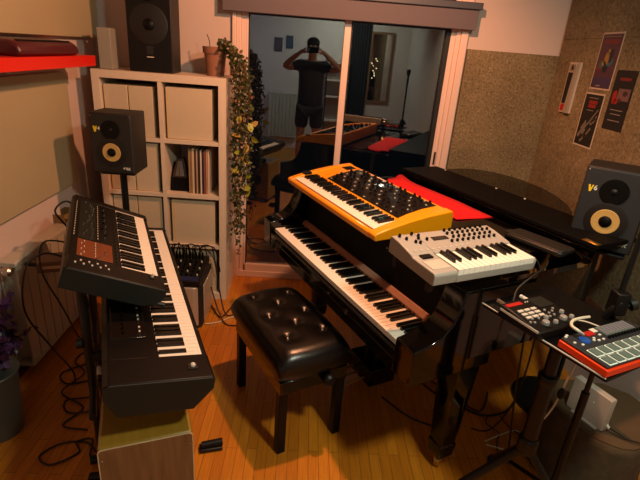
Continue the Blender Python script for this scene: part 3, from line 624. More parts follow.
# ------------------------------------------------------------------ radiator, vase, boxes on the left
def radiator(label, loc, yaw, L_, h, n, mat):
    t = thing('radiator', label, 'radiator', loc, yaw)
    mb = MB()
    for k in range(n):
        x = (k+.5)*L_/n; mb.box(x-L_/n*.45, x+L_/n*.45, .0, .012, .04, h-.03).box(x-.006, x+.006, .012, .075, .05, h-.05)
    mb.box(0, L_, .075, .085, .04, h-.03); mb.build('fins', mat, t, bevel=.002)
    MB().box(0, L_, .0, .085, h-.03, h).build('top_grille', mat, t, bevel=.006); MB().box(0, L_, .0, .085, .02, .04).build('lower_tube', mat, t, bevel=.006)
    MB().tube([(-.06, .045, h-.03), (0, .045, h-.03)], .008, 8).build('pipe', M['steel'], t)
    MB().lathe([(.016, 0), (.022, .01), (.022, .035), (.014, .045), (.0005, .046)], 16, T=Matrix.Translation((-.035, .045, h-.03)) @ Matrix.Rotation(R(90), 4, 'X')).build('valve', M['steel'], t)
    return t
radiator('white enamel radiator on the left wall below the cream board', (-1.328, 2.02, .05), 90, .92, .61, 12, M['rad'])
t = thing('flower_bucket', 'tall galvanised metal bucket on the floor by the left wall', 'bucket', (-1.295, 1.665, 0))
MB().lathe([(.090, 0), (.092, .01), (.107, .31), (.112, .32), (.105, .32), (.088, .02), (.001, .02)], 36).build('shell', M['galv'], t)
MB().lathe([(.112, .312), (.116, .318), (.112, .326)], 36).build('rim', M['galv'], t)
t = thing('dried_flowers', 'purple dried flowers standing in the metal bucket', 'flowers', (-1.295, 1.665, .022))
random.seed(4); st = MB(); bl = MB(); gr = MB()
for k in range(22):
    a = random.uniform(0, 6.28); rr = random.uniform(.04, .17); h = random.uniform(.42, .66)
    tip = Vector((max(rr*math.cos(a), -.10), rr*math.sin(a), h)); st.tube(smooth([(tip.x*.2, tip.y*.2, 0), (tip.x*.45, tip.y*.45, h*.55), tip], 3), .002, 4)
    for q in range(26):
        f = random.uniform(0, 1); p = tip*(1-.35*f)+Vector((random.uniform(-1, 1), random.uniform(-1, 1), 0))*.028*(1-.3*f)
        p.x = max(p.x, -.115); leaf(bl, p, random.uniform(.022, .038))
    for q in range(5): leaf(gr, (max(tip.x*.5, -.11), tip.y*.5, h*random.uniform(.5, .75)), .03)
for e_ in [(.14, .09, .46), (.13, .14, .44), (.15, .03, .42)]:
    st.tube([(0.02, 0.02, .3), e_], .0022, 4)
    for q in range(16):
        f = random.uniform(.35, 1); leaf(bl, Vector(e_)*f+Vector((0, 0, .3))*(1-f)+Vector((random.uniform(-.01, .01), random.uniform(-.01, .01), 0)), .016)
st.build('stalks', M['stem'], t); bl.build('blooms', M['purple'], t); gr.build('leaves', M['ivy'], t)
t = thing('cardboard_box', 'small open brown box on the far end of the left radiator', 'box', (-1.385, 2.62, .662), 84)
MB().box(-.07, .07, -.04, .04, 0, .003).box(-.07, .07, -.04, -.037, .003, .05).box(-.07, .07, .037, .04, .003, .05).box(-.07, -.067, -.037, .037, .003, .05).box(.067, .07, -.037, .037, .003, .05).build('tray', mk('brown_card', '#7c5c30', .8), t)
MB().box(-.07, .07, -.09, -.041, .03, .033).build('open_flap', mk('brown_card_flap', '#8c6c3c', .8), t)
t = thing('effects_box', 'small brown metal box with cables behind the upper synthesizer', 'effects unit', (-1.20, 2.12, .60), 20)
MB().box(-.07, .05, -.06, .06, 0, .055).build('housing', mk('box_brown', '#6c4c34', .45, .3), t, bevel=.004); MB().box(-.05, .03, -.061, -.058, .02, .035).build('chrome_strip', M['steel'], t)
MB().tube([(-.07, .0, .02), (-.13, .02, .02)], .01, 8).build('hook', M['stand'], t)

def cable(label, pts, r=.004, mat='rubber', k=6, cat='cable', grp=None, nm='cable'):
    return tag(MB().tube(smooth(pts, k), r, 7).build(nm, M[mat]), label, cat, grp)
cable('black cable looping up above the upper synthesizer back', [(-1.19, 2.16, .63), (-1.13, 2.17, .72), (-1.10, 2.2, .86), (-1.13, 2.17, .93), (-1.17, 2.13, .89), (-1.13, 2.15, .80), (-1.09, 2.12, .74)], .0045)
cable('thick black cable arching in front of the radiator, left one', [(-1.06, 1.95, .74), (-1.14, 1.93, .76), (-1.20, 1.88, .70), (-1.22, 1.86, .5), (-1.16, 1.90, .3), (-1.10, 1.95, .12), (-1.12, 2.0, .007)], .0045)
cable('black cable arching down in front of the radiator, middle one', [(-1.05, 1.98, .80), (-1.15, 1.96, .80), (-1.17, 1.95, .66), (-1.13, 2.0, .45), (-1.08, 2.05, .2), (-1.04, 2.12, .007)], .004)
cable('thin black cable hanging in front of radiator, right one', [(-1.0, 2.05, .80), (-1.06, 2.08, .70), (-1.05, 2.1, .4), (-1.0, 2.15, .12), (-.95, 2.2, .006)], .004)
cable('black cable hanging down behind the keyboard stand post', [(-.86, 1.70, .78), (-.88, 1.72, .55), (-.84, 1.74, .35), (-.87, 1.76, .12), (-.93, 1.80, .006)], .006)
cable('dark cable loop lying on the floor beside the cajon', [(-.83, 1.56, .006), (-.90, 1.61, .006), (-1.0, 1.59, .006), (-1.05, 1.52, .006), (-.98, 1.48, .006), (-.90, 1.55, .006), (-.93, 1.60, .012), (-.87, 1.62, .012), (-.84, 1.53, .006), (-.78, 1.56, .006)], .0045, 'seam')
cable('tangled dark cable on the floor under the left stand', [(-1.0, 2.20, .006), (-1.12, 2.15, .006), (-1.22, 2.06, .006), (-1.15, 1.98, .006), (-1.02, 2.02, .006), (-.98, 1.90, .010), (-1.10, 1.86, .006), (-1.05, 1.78, .006), (-.93, 1.82, .010), (-.98, 2.0, .014)], .0045, 'seam')
cable('brownish cable winding on the floor beneath the stage keyboard', [(-.9, 2.3, .006), (-1.15, 2.28, .006), (-1.2, 2.17, .006), (-1.1, 2.06, .015), (-1.14, 1.90, .02), (-1.0, 1.82, .006), (-1.04, 1.70, .006), (-.92, 1.68, .006)], .0045, 'seam')
cable('dark cable on the floor behind the bench by the door', [(-.60, 2.86, .02), (-.50, 2.70, .006), (-.44, 2.84, .006), (-.30, 2.90, .006), (-.12, 2.86, .006), (.02, 2.70, .006)], .0045, 'seam')
cable('dark cable running from amplifier to the bench along the floor', [(-.57, 2.75, .2), (-.52, 2.72, .05), (-.45, 2.62, .006), (-.36, 2.62, .006), (-.28, 2.68, .006), (-.1, 2.6, .006)], .0045, 'seam')
cable('black cable dropping from the mixer to the floor right of shelf', [(-.62, 2.86, .42), (-.56, 2.82, .36), (-.52, 2.78, .16), (-.47, 2.72, .02), (-.40, 2.74, .006), (-.32, 2.64, .006)], .0045)
cable('pale cable lying on the floor between shelf and bench', [(-.58, 2.60, .012), (-.50, 2.64, .006), (-.44, 2.70, .006), (-.36, 2.74, .006), (-.28, 2.76, .006)], .003, 'whitec')
# ------------------------------------------------------------------ right monitor and its stand
monitor('black studio monitor with yellow cone behind the piano at the right wall', (1.37, 1.99, .93), -36, .262, .368, .215, 'right', '6')
t = thing('speaker_stand', 'black round-based pole stand carrying the right studio monitor', 'stand', (1.40, 2.04, 0), -36)
B(-.12, .12, -.09, .11, .915, .928).build('top_plate', M['stand'], t, bevel=.002)
MB().tube([(0, 0, .02), (0, 0, .916)], .024, 16).build('pole', M['stand'], t)
MB().lathe([(.19, 0), (.19, .018), (.17, .024), (.04, .034)], 40).build('base', M['stand'], t)

# ------------------------------------------------------------------ posters on the cork board
XW = 1.6185
def poster(label, y0, y1, z0, z1, parts, border='#b8a694', tilt=0, nm='poster', cat='poster', th=.0015):
    # the poster's own frame: X to the viewer's right (world -y), Y up, Z out of the wall
    w, h = y1-y0, z1-z0
    t = bpy.data.objects.new(nm, None); C.objects.link(t); t.location = (XW, (y0+y1)/2, (z0+z1)/2)
    t.rotation_euler = Matrix(((0, 0, -1), (-1, 0, 0), (0, 1, 0))).to_euler(); t.rotation_euler.rotate_axis('Z', R(tilt)); tag(t, label, cat)
    B(-w/2, w/2, -h/2, h/2, 0, th).build('sheet', mk('print_border', border, .6), t)
    for k, (n_, c, sh) in enumerate(parts):
        mb = MB()
        for s in sh:
            if len(s) == 4 and not isinstance(s[0], tuple): mb.box(s[0]*w-w/2, s[1]*w-w/2, s[2]*h-h/2, s[3]*h-h/2, th, th+.0004*(k+1))
            else: mb.prism([(p[0]*w-w/2, p[1]*h-h/2) for p in s], th, th+.0004*(k+1))
        mb.build(n_, mk('print_'+n_, c, .55, var=.15, scale=30), t)
    return t
def blob(cx, cy, rx, ry, n=14, j=.25): return [(cx+rx*math.cos(i*2*PI/n)*random.uniform(1-j, 1), cy+ry*math.sin(i*2*PI/n)*random.uniform(1-j, 1)) for i in range(n)]
random.seed(21)
t = poster('narrow leaflet in a pale holder, leftmost of the papers on the cork board', 2.985, 3.11, 1.435, 1.733,
  [('panel', '#181318', [(.06, .62, .18, .80)]), ('red_band', '#a81c18', [(.06, .62, .03, .17)]), ('photo_strip', '#8c7c70', [(.08, .60, .82, .96)]), ('mark', '#1c1618', [[(.25, .85), (.5, .86), (.38, .95), (.28, .95)]])], nm='leaflet', cat='leaflet', th=.012)
MB().prism([(.012, -.148), (.030, .10), (.062, .148), (.0625, -.148)], .0125, .026).build('curled_side', M['clear'], t)
poster('colourful purple and red gig poster, highest on the cork board', 2.648, 2.846, 1.595, 1.893,
  [('ground', '#4c2c3a', [(.04, .96, .03, .97)]), ('purple_field', '#3a2a4c', [(.04, .96, .05, .22)]), ('red_title', '#6c2428', [(.2, .85, .80, .88), (.1, .5, .35, .42)]),
   ('teal_shape', '#3c5c64', [blob(.62, .5, .2, .1), blob(.3, .45, .12, .08)]), ('yellow_figure', '#96702c', [blob(.48, .55, .12, .13), blob(.40, .46, .10, .05), blob(.52, .68, .06, .04)]), ('dark_figure', '#181c2c', [blob(.5, .38, .13, .08), blob(.66, .6, .08, .14)]), ('small_lines', '#8c7464', [(.12, .88, .92, .93), (.3, .5, .06, .08)])])
poster('black poster with red title and pale diagonal drawing, lowest on the cork board', 2.668, 2.862, 1.272, 1.576,
  [('ground', '#15110f', [(.045, .955, .03, .97)]), ('red_title', '#841c18', [(.3, .72, .80, .86), (.3, .68, .73, .79)]), ('pale_lines', '#786c5e', [(.25, .72, .90, .915), (.28, .62, .675, .69)]),
   ('drawing', '#6c6054', [[(.10, .20), (.20, .16), (.50, .40), (.44, .45)], [(.46, .42), (.50, .40), (.88, .70), (.86, .73)], [(.45, .18), (.5, .16), (.75, .35), (.7, .38)], [(.3, .1), (.36, .08), (.6, .22), (.55, .26)], [(.6, .45), (.64, .43), (.86, .55), (.83, .58)], [(.2, .34), (.26, .3), (.42, .46), (.38, .5)], [(.66, .5), (.9, .62), (.84, .5), (.7, .42)], [(.3, .25), (.4, .22), (.5, .33), (.42, .34)]])], tilt=0)
poster('black poster with pink photograph at the right of the cork board', 2.45, 2.622, 1.405, 1.706,
  [('ground', '#141012', [(0.0, 1.0, 0.0, 1.0)]), ('red_title', '#701c20', [(.25, .8, .83, .88)]), ('pink_photo', '#6c4c4a', [(.35, .92, .50, .70)]), ('red_figure', '#901a18', [blob(.22, .55, .13, .14), blob(.35, .48, .1, .06)]), ('dark_shape', '#3c2426', [blob(.7, .62, .14, .05), blob(.5, .5, .1, .04)]), ('pale_lines', '#7c706c', [(.2, .8, .33, .345), (.25, .75, .26, .275), (.2, .8, .15, .165)])], border='#141012')

# ------------------------------------------------------------------ tray stand with two devices
t = thing('equipment_stand', 'black tripod stand with a flat tray at the right of the piano', 'stand', (.837, 1.012, 0), 28)
TX, TY = .36, .44
MB().prism(rrect(0, TX, 0, TY, .008), .918, .929).build('tray', M['satin'], t)
MB().box(-.003, 0, .002, TY-.002, .927, .9315).build('edge_trim', M['plastic'], t, bevel=.0008)
MB().box(.012, .014, .30, .42, .929, .931).box(.024, .026, .34, .42, .929, .931).build('cable_slot', M['steel'], t)
inv = Matrix.Rotation(-R(28), 3, 'Z')
pc = inv @ Vector((.876-.837, 1.31-1.012, 0))
MB().tube([(pc.x, pc.y, .38), (pc.x, pc.y, .70)], .027, 18).tube([(pc.x, pc.y, .70), (pc.x, pc.y, .905)], .021, 18).build('pole', M['stand'], t)
MB().box(pc.x-.07, pc.x+.07, pc.y-.07, pc.y+.07, .903, .917).build('mount_plate', M['stand'], t)
MB().lathe([(.030, 0), (.036, .01), (.036, .06), (.030, .07)], 20, (pc.x, pc.y, .37)).build('hub', M['stand'], t, bevel=.002)
MB().lathe([(.030, 0), (.033, .005), (.033, .03), (.030, .035)], 20, (pc.x, pc.y, .68)).build('collar', M['stand'], t)
for fx in ((.64, 1.40), (1.12, 1.17), (.93, 1.60)):
    f_ = inv @ Vector((fx[0]-.837, fx[1]-1.012, 0)); h_ = Vector((pc.x, pc.y, .40)); f_.z = .02
    lg = MB().tube([h_, f_], .016, 12); q = lg.build('leg', M['stand'], t)
    MB().tube([f_+(h_-f_)*.03, f_-(h_-f_)*.02], .021, 10).build('rubber_foot', M['rubber'], q)
t = thing('sampler', 'black sampler with round knobs and a red display on the tray near the piano', 'sampler', (.722, 1.176, .930), 25)
W2, D2 = .187, .162
MB().prism([(0, 0), (0, .028), (D2*.75, .040), (D2, .040), (D2, 0)], 0, W2, 'x').build('body', M['black'], t, bevel=.004)
MB().box(-.0012, .001, .006, D2-.006, .022, .0295).build('side_trim', M['plastic'], t)
def tz(y): return .028+y*.0970 if y < D2*.75 else .040
MB().box(.008, .075, .134, .150, .0395, .0415).build('red_display', M['redb'], t)
MB().box(.115, .18, .10, .155, .037, .0405).build('upper_deck', M['sideblk'], t, rot=(0, 0, 0))
for x, y in [(.058, .03), (.140, .032)]:
    put(knobL, 'dial', t, (x, y, tz(y))); 
    MB().lathe([(.0185, 0), (.0185, .0012), (.013, .0016)], 24, (x, y, tz(y)+.0002)).build('dial_ring', M['sideblk'], t)
for x, y in [(.098, .026), (.176, .03), (.166, .06), (.086, .052)]: put(knobM, 'knob', t, (x, y, tz(y)))
pdm = proto('pad', MB().box(-.011, .011, -.005, .005, 0, .004), M['tick'])
for i in range(3):
    for j in range(3): put(pdm, 'pad', t, (.03+.028*i, .070+.017*j, tz(.07+.017*j)-.001))
for x, y in [(.12, .07), (.14, .075), (.118, .086), (.015, .05), (.028, .045), (.035, .062), (.06, .058), (.108, .055), (.13, .058), (.155, .085)]: put(proto('button', MB().lathe([(.0045, 0), (.004, .004), (.0005, .0042)], 10), bpy.data.materials['grey_knob']), 'button', t, (x, y, tz(y)-.0005))
for x in (.09, .10): put(proto('status_light', MB().sphere((0, 0, 0), .0025, 6), M['plastic']), 'status_light', t, (x, .14, .042))
MB().tube([(.13, D2, .03), (.13, D2+.03, .03)], .007, 10).build('usb_plug', M['plastic'], t)
MB().tube([(.03, D2, .03), (.03, D2+.035, .03)], .006, 10).build('jack_plug', M['steel'], t)
t = thing('drum_machine', 'red-orange edged drum machine with two rows of pads on the tray', 'drum machine', (.795, .974, .9315), 24)
t.location = (.832, 1.012, .930)
W2, D2 = .32, .156
MB().prism(rrect(0, W2, 0, D2, .004), .003, .024).build('orange_shell', M['oranger'], t, bevel=.002)
MB().prism(rrect(.006, W2-.006, .007, D2-.002, .003), .0242, .031).build('top_panel', M['grey'], t, bevel=.001)
pf = proto('pad_frame', MB().box(-.0165, .0165, -.0175, .0175, 0, .002), M['padframe']); pp = proto('pad', MB().box(-.0132, .0132, -.0142, .0142, 0, .004), M['pad'])
for j in range(2):
    for i in range(8):
        o = put(pf, 'pad_frame', t, (.036+.0375*i, .027+.038*j, .0305)); put(pp, 'pad', o, (0, 0, .001))
MB().lathe([(.017, 0), (.016, .004), (.0005, .0045)], 24, (.062, .120, .031)).build('blue_dial', M['blue'], t)
MB().box(.09, .125, .130, .150, .031, .034).build('red_display', M['redb'], t)
MB().box(.155, .29, .115, .158, .031, .033).build('step_grid', M['pad'], t)
for i in range(9): MB().box(.16+.0145*i, .171+.0145*i, .118, .155, .033, .0345).build('grid_key', mk('grid_grey', '#6c6c74', .5) if i == 0 else bpy.data.materials['grid_grey'], t)
for i in range(12): put(proto('knob', MB().lathe([(.005, 0), (.004, .008), (.0005, .0085)], 10), M['satin']), 'knob', t, (.15+.0145*i, .104, .031))
for x, y in [(.02, .15), (.02, .12), (.035, .105), (.09, .11), (.10, .118), (.03, .155), (.105, .105), (.125, .105), (.135, .125)]: put(proto('button', MB().box(-.004, .004, -.003, .003, 0, .003), M['logow']), 'button', t, (x, y, .031))
MB().box(.13, .15, .14, .158, .031, .0325).build('white_label', M['plastic'], t)
cable('white usb cable curving from the drum machine back across the tray', [(.848, 1.172, .966), (.822, 1.158, .985), (.812, 1.18, .988), (.834, 1.215, .985), (.870, 1.238, .982), (.915, 1.262, .975)], .0045, 'whitec')
cable('thin white lead at the rear edge of the tray', [(.90, 1.30, .94), (.93, 1.28, .945), (.97, 1.25, .94), (.99, 1.22, .935)], .0025, 'whitec')
cable('black cable bending from the sampler back to the silver synthesizer', [(.715, 1.36, .962), (.74, 1.40, .99), (.80, 1.44, 1.02), (.87, 1.50, 1.03), (.91, 1.56, 1.03)], .003)
cable('black cable falling from the silver synthesizer plug, left one', [(.835, 1.625, 1.03), (.88, 1.62, 1.0), (.90, 1.60, .92), (.91, 1.58, .7), (.93, 1.56, .4), (1.0, 1.62, .1), (1.05, 1.70, .006)], .004)
cable('black cable falling behind the tray, right one', [(.86, 1.66, 1.02), (.93, 1.66, .98), (.96, 1.62, .85), (.97, 1.60, .6), (.99, 1.66, .3), (.95, 1.72, .08), (.90, 1.80, .006)], .004)

# microphone stand (straight pole clamped beside the tray)
t = thing('microphone_stand', 'slim black microphone stand rising behind the tray at the right edge', 'microphone stand', (1.054, 1.346, 0))
MB().tube([(0, 0, .12), (0, 0, .62)], .014, 14).tube([(0, 0, .62), (0, 0, 1.40)], .009, 12).build('pole', M['stand'], t)
for a in (0, 120, 240):
    c_, s_ = math.cos(R(a-20)), math.sin(R(a-20)); q = MB().tube([(0, 0, .14), (.26*c_, .26*s_, .015)], .009, 8).build('leg', M['stand'], t)
MB().lathe([(.018, .10), (.022, .11), (.022, .17), (.016, .19)], 16).build('hub', M['stand'], t)
cl = MB().box(-.022, .022, -.026, .022, .95, 1.03).tube([(-.03, 0, .90), (-.025, -.01, .96), (0, -.02, 1.0)], .012, 8).build('clamp', M['black'], t, bevel=.005)
MB().lathe([(.006, 0), (.006, .015), (.02, .018), (.02, .036), (.0005, .038)], 18, T=Matrix.Translation((.01, -.02, .985)) @ Matrix.Rotation(R(70), 4, 'Y')).build('wing_knob', M['sideblk'], cl)
MB().lathe([(.008, 1.40), (.013, 1.42), (.011, 1.45), (.013, 1.50), (.022, 1.515), (.026, 1.54), (.018, 1.565), (.0005, 1.572)], 18).build('microphone', M['metal'], t)

# stump with router
t = thing('tree_stump', 'bark-covered tree stump used as a low table in right corner', 'stump', (1.345, 1.60, 0)); random.seed(9)
n = 36; rr = [.225+.018*math.sin(3*k*2*PI/n+.5)+random.uniform(-.005, .005) for k in range(n)]
vs = []; 
for z, s in ((0, 1.05), (.08, 1.0), (.2, .98), (.30, .985), (.322, .97), (.33, .93)): vs += [(rr[k]*s*math.cos(k*2*PI/n)*(1 if z > .01 else 1.02), rr[k]*s*math.sin(k*2*PI/n), z) for k in range(n)]
MB().add(vs, [(i*n+k, i*n+(k+1) % n, (i+1)*n+(k+1) % n, (i+1)*n+k) for i in range(5) for k in range(n)]+[tuple(range(n))[::-1]]).build('bark', M['bark'], t, ang=60)
MB().prism([(rr[k]*.925*math.cos(k*2*PI/n), rr[k]*.925*math.sin(k*2*PI/n)) for k in range(n)], .3295, .334).build('sawn_top', M['rings'], t)
t = thing('router', 'white upright internet router standing on the tree stump', 'router', (1.243, 1.544, .335), -66)
MB().prism(rrect(-.085, .085, 0, .155, .008), -.017, .017, 'y').build('housing', M['router'], t, bevel=.004)
MB().box(-.05, .065, -.03, .03, -.001, .004).build('foot', M['router'], t, bevel=.001)
for x in (-.03, -.01, .02): MB().sphere((x, -.017, .10+.0*x), .0028, 6).build('status_light', M['logow'], t)
MB().tube([(.08, .01, .03), (.095, .01, .02)], .006, 8).build('plug', M['plastic'], t)
cable('thin dark lead running from the router down the stump', [(1.29, 1.46, .36), (1.34, 1.42, .345), (1.40, 1.385, .338), (1.42, 1.33, .25), (1.42, 1.32, .1), (1.44, 1.3, .01)], .003)
t = thing('power_lead', 'white lead with a black in-line switch hanging behind the tray stand', 'cable', (1.0, 1.46, 0))
MB().tube(smooth([(.085, .0, .76), (.06, .0, .62), (.045, .0, .52), (.035, 0, .46), (.015, .0, .40), (-.02, 0, .345), (-.05, .01, .32)], 5), .004, 7).build('lead', M['whitec'], t)
MB().sphere((.045, -.004, .52), .02, 8, (.8, .6, 1.3)).build('switch', M['black'], t)
cable('white cable crossing the floor in front of the stump', [(1.02, 1.42, .02), (1.08, 1.36, .03), (1.16, 1.28, .02), (1.22, 1.18, .01), (1.26, 1.1, .006)], .0045, 'whitec')
cable('pale yellowish cable on the floor between piano leg and tripod', [(.94, 1.72, .006), (.98, 1.74, .006), (1.04, 1.77, .006), (1.12, 1.80, .006), (1.17, 1.77, .006)], .0035, 'whitec')
cable('short pale cable end on floor beside the tripod hub', [(.94, 1.70, .006), (1.0, 1.68, .006), (1.05, 1.66, .006)], .0035, 'whitec')
cable('dark cable curving across the floor behind the piano leg', [(.66, 2.25, .006), (.77, 2.06, .006), (.86, 1.98, .006), (.98, 1.90, .006), (1.10, 1.92, .006), (1.2, 2.0, .006)], .006, 'rubber')
cable('second dark cable on the floor behind the piano leg', [(.75, 2.2, .006), (.88, 2.02, .006), (.97, 1.92, .012), (1.03, 1.98, .006), (1.08, 2.08, .006)], .0045, 'seam')
cable('thin brown cable squiggle on the floor near the tripod', [(1.02, 1.90, .006), (.99, 1.84, .006), (1.03, 1.78, .006), (1.0, 1.72, .006), (.98, 1.66, .006)], .003, 'seam')
cable('thin cable running across to the right stand base', [(1.08, 1.90, .006), (1.10, 1.82, .006), (1.15, 1.76, .006)], .003, 'seam')
cable('cable under the piano keyboard by the right leg', [(.48, 2.0, .006), (.60, 1.86, .006), (.72, 1.80, .006)], .005, 'seam')

# ------------------------------------------------------------------ back part of the room, seen reflected in the glass
YR = YF
radiator('white radiator on the wall behind the camera, reflected in the door glass', (-.22, YR+.09, .18), 180, .5, .78, 8, M['rad'])
def frame(label, x0, x1, z0, z1, c):
    t = thing('picture_frame', label, 'picture', ((x0+x1)/2, YR+.012, (z0+z1)/2)); w, h = (x1-x0)/2, (z1-z0)/2
    B(-w, w, -.01, .004, -h, h).build('frame', M['wood'], t, bevel=.002); B(-w*.8, w*.8, .0045, .006, -h*.82, h*.82).build('picture', mk('faded_print', c, .6, var=.2, scale=12), t)
frame('small dark framed picture, left one of the pair reflected in glass', -.66, -.52, 1.62, 1.84, '#50383c')
frame('small blue-grey framed picture, right one of the pair reflected in glass', -.46, -.34, 1.68, 1.88, '#3c4854')
t = thing('wall_shelf', 'white wall shelves behind the photographer, seen in the reflection', 'shelf', (.45, YR, 0))
for z in (.55, .95, 1.22, 1.5): B(-.2, .2, .002, .22, z, z+.022).build('board', M['upvc'], t)
for x in (-.2, .182): B(x, x+.018, .002, .22, .4, 1.62).build('upright', M['wood'], t)
t = thing('curtain', 'dark hanging curtain behind the camera, seen in the right pane', 'curtain', (.80, YR+.06, 0))
pts = [(-.16+.32*k/40, .02*math.sin(k*1.1)) for k in range(41)]; MB().prism(pts+[(x, y+.006) for x, y in pts[::-1]], .1, 2.3).build('fabric', M['curtain'], t)
MB().tube([(-.2, 0, 2.32), (.2, 0, 2.32)], .01, 8).build('rail', M['steel'], t)
t = thing('wall_mirror', 'tall wood-framed mirror behind the camera with fairy lights reflected', 'mirror', (1.17, YR+.004, 1.45))
MB().ring([(-.2, -.55), (.2, -.55), (.2, .6), (-.2, .6)], [(-.165, -.515), (.165, -.515), (.165, .565), (-.165, .565)], 0, .03).build('frame', M['cardw'], t, rot=(R(90), 0, R(180)))
B(-.164, .164, .004, .010, -.514, .564).build('mirror_glass', M['mirror'], t)
t = thing('fairy_lights', 'short string of warm fairy lights hung on the wood-framed mirror', 'lights', (1.17, YR+.05, 1.45))
random.seed(2); lp = [(-.10+.03*math.sin(k*2.1), 0, .18-.04*k) for k in range(9)]; MB().tube(smooth(lp), .0015, 4).build('wire', M['stem'], t)
for p in lp: MB().sphere((p[0]+random.uniform(-.02, .02), .01, p[2]), .007, 6).build('bulb', M['bulb'], t)

# photographer
def skin(nm, verts, edges, radii, mat, parent, root=0, sub=2):
    me = bpy.data.meshes.new(nm); bm = bmesh.new(); L = bm.verts.layers.skin.verify(); vv = [bm.verts.new(v) for v in verts]
    for v, r_ in zip(vv, radii): v[L].radius = r_ if isinstance(r_, tuple) else (r_, r_)
    vv[root][L].use_root = True
    for a, b in edges: bm.edges.new((vv[a], vv[b]))
    bm.to_mesh(me); bm.free(); me.materials.append(mat); o = bpy.data.objects.new(nm, me); C.objects.link(o); o.parent = parent
    s = o.modifiers.new('skin', 'SKIN'); s.use_smooth_shade = True; u = o.modifiers.new('sub', 'SUBSURF'); u.levels = sub; u.render_levels = sub
    return o
pt = thing('person', 'person in a dark tee shirt holding up a phone to photograph the room', 'person', (0, -.30, 0))
V = [(0, 0, .98), (0, .0, 1.12), (0, .0, 1.30), (0, .0, 1.46), (0, .01, 1.55), (0, .03, 1.62), (0, .04, 1.70), (0, .035, 1.78)]
E_ = [(i, i+1) for i in range(7)]; Rr = [(.16, .11), (.145, .10), (.165, .11), (.15, .095), (.06, .06), (.062, .065), (.078, .092), (.06, .075)]
for s in (-1, 1):
    b = len(V)
    V += [(s*.17, 0, 1.49), (s*.30, .03, 1.44), (s*.385, .06, 1.46), (s*.27, .16, 1.56), (s*.155, .225, 1.655), (s*.118, .24, 1.675)]
    E_ += [(3, b)]+[(b+i, b+i+1) for i in range(5)]; Rr += [.062, .050, .042, .038, .026, (.030, .018)]
    b = len(V)
    V += [(s*.095, 0, .90), (s*.11, .01, .70), (s*.12, .02, .50), (s*.125, -.01, .28), (s*.13, -.02, .09), (s*.135, .10, .035)]
    E_ += [(0, b)]+[(b+i, b+i+1) for i in range(5)]; Rr += [.088, .078, .056, .054, .038, .036]
body = skin('body', V, E_, Rr, M['skin'], pt)
for s in (-1, 1):
    for k in range(4):
        z = 1.70-.019*k; ln_ = [.9, 1, .95, .78][k]
        fv = [(s*.122, .236, z-.004), (s*.108, .258, z), (s*.088, .286*1.0, z+.002), (s*.070*(2-ln_), .293, z+.001)]
        skin('finger', fv, [(0, 1), (1, 2), (2, 3)], [.009, .0085, .008, .007], M['skin'], body, sub=1)
    skin('thumb', [(s*.120, .232, 1.655), (s*.104, .240, 1.652), (s*.085, .252, 1.662)], [(0, 1), (1, 2)], [.010, .0095, .008], M['skin'], body, sub=1)
    MB().sphere((s*.031, .122, 1.735), .011, 8).build('eye', M['plastic'], body); MB().sphere((s*.078, .03, 1.73), .02, 8, (.4, .8, 1.3)).build('ear', M['skin'], body)
MB().add([(-.014, .12, 1.70), (.014, .12, 1.70), (0, .148, 1.705), (0, .118, 1.745)], [(0, 1, 2), (0, 2, 3), (1, 3, 2), (0, 3, 1)]).build('nose', M['skin'], body)
MB().sphere((0, .118, 1.675), .02, 8, (1.1, .3, .3)).build('mouth', mk('lips', '#8c4c40', .5), body)
MB().sphere((0, .02, 1.775), .098, 12, (.92, 1.0, .78)).build('hair', M['hair'], pt)
skin('tee_shirt', [(0, 0, .80), (0, 0, 1.12), (0, 0, 1.30), (0, 0, 1.46), (0, .005, 1.53)]+[(s*a, y, z) for s in (-1, 1) for a, y, z in ((.17, 0, 1.49), (.30, .03, 1.445))], [(0, 1), (1, 2), (2, 3), (3, 4), (3, 5), (5, 6), (3, 7), (7, 8)], [(.20, .14), (.19, .13), (.19, .13), (.165, .108), .07, .076, .068, .076, .068], M['shirt'], pt)
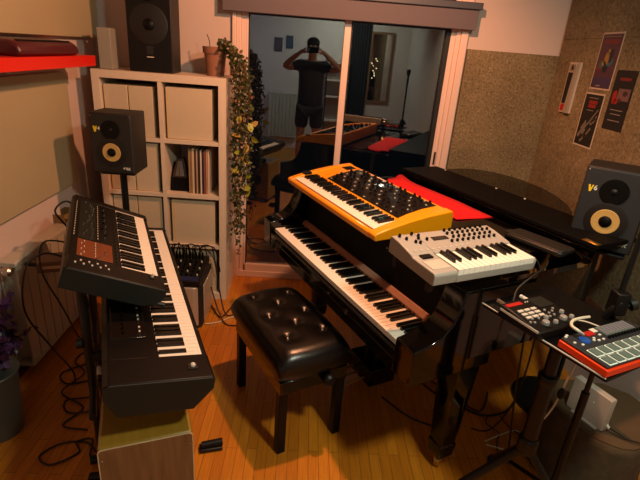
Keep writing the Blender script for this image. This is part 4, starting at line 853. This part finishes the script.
skin('shorts', [(0, 0, .97), (-.095, 0, .88), (-.115, .01, .60), (.095, 0, .88), (.115, .01, .60)], [(0, 1), (1, 2), (0, 3), (3, 4)], [(.17, .12), .112, .104, .112, .104], M['shorts'], pt)
t = thing('phone', 'dark smartphone held up sideways in both hands, seen in reflection', 'phone', (0, -.024, 1.685))
B(-.078, .078, -.008, .0, -.038, .038).build('body', M['satin'], t, bevel=.003)
for x, z in ((-.055, .018), (-.055, -.008)): MB().lathe([(.009, 0), (.009, .002), (.007, .0022)], 16, T=Matrix.Translation((x, .0, z)) @ Matrix.Rotation(R(-90), 4, 'X')).build('lens', M['steel'], t)

# ------------------------------------------------------------------ light
def light(nm, kind, loc, energy, col, size=.1, aim=None, spot=None, blend=.3):
    l = bpy.data.lights.new(nm, kind); l.energy = energy; l.color = col; o = bpy.data.objects.new(nm, l); C.objects.link(o); o.location = loc
    if kind == 'AREA': l.shape = 'DISK'; l.size = size
    else: l.shadow_soft_size = size
    if kind == 'SPOT': l.spot_size = R(spot); l.spot_blend = blend
    if aim: o.rotation_euler = (Vector(aim)-Vector(loc)).to_track_quat('-Z', 'Y').to_euler()
    return o
light('ceiling_lamp', 'SPOT', (.33, 1.98, 2.36), 112, (1, .42, .20), .035, (.06, 2.46, 1.36), 158, .45)
light('fill_light', 'AREA', (.85, .5, 2.44), 23, (.98, 1, .78), .22, (.6, 1.6, .6))  # added neutral fill inside the room, lifts the right side; no known fitting
light('side_glow', 'AREA', (-.9, -.6, 1.9), 6, (.5, .7, 1), .3, (-.5, -1.9, 1.1))
light('rear_fill', 'AREA', (.5, -.9, 2.4), 21, (.80, 1, .86), .3, (.5, -1.9, 1.2))  # added fill that brightens the rear wall for the door reflection
w = bpy.data.worlds.new('night'); bpy.context.scene.world = w; w.use_nodes = True
w.node_tree.nodes['Background'].inputs[0].default_value = (.25, .3, .4, 1); w.node_tree.nodes['Background'].inputs[1].default_value = .01
vs_ = bpy.context.scene.view_settings; vs_.view_transform = 'Standard'; vs_.look = 'None'; vs_.gamma = 1; vs_.use_curve_mapping = False; vs_.exposure = .15
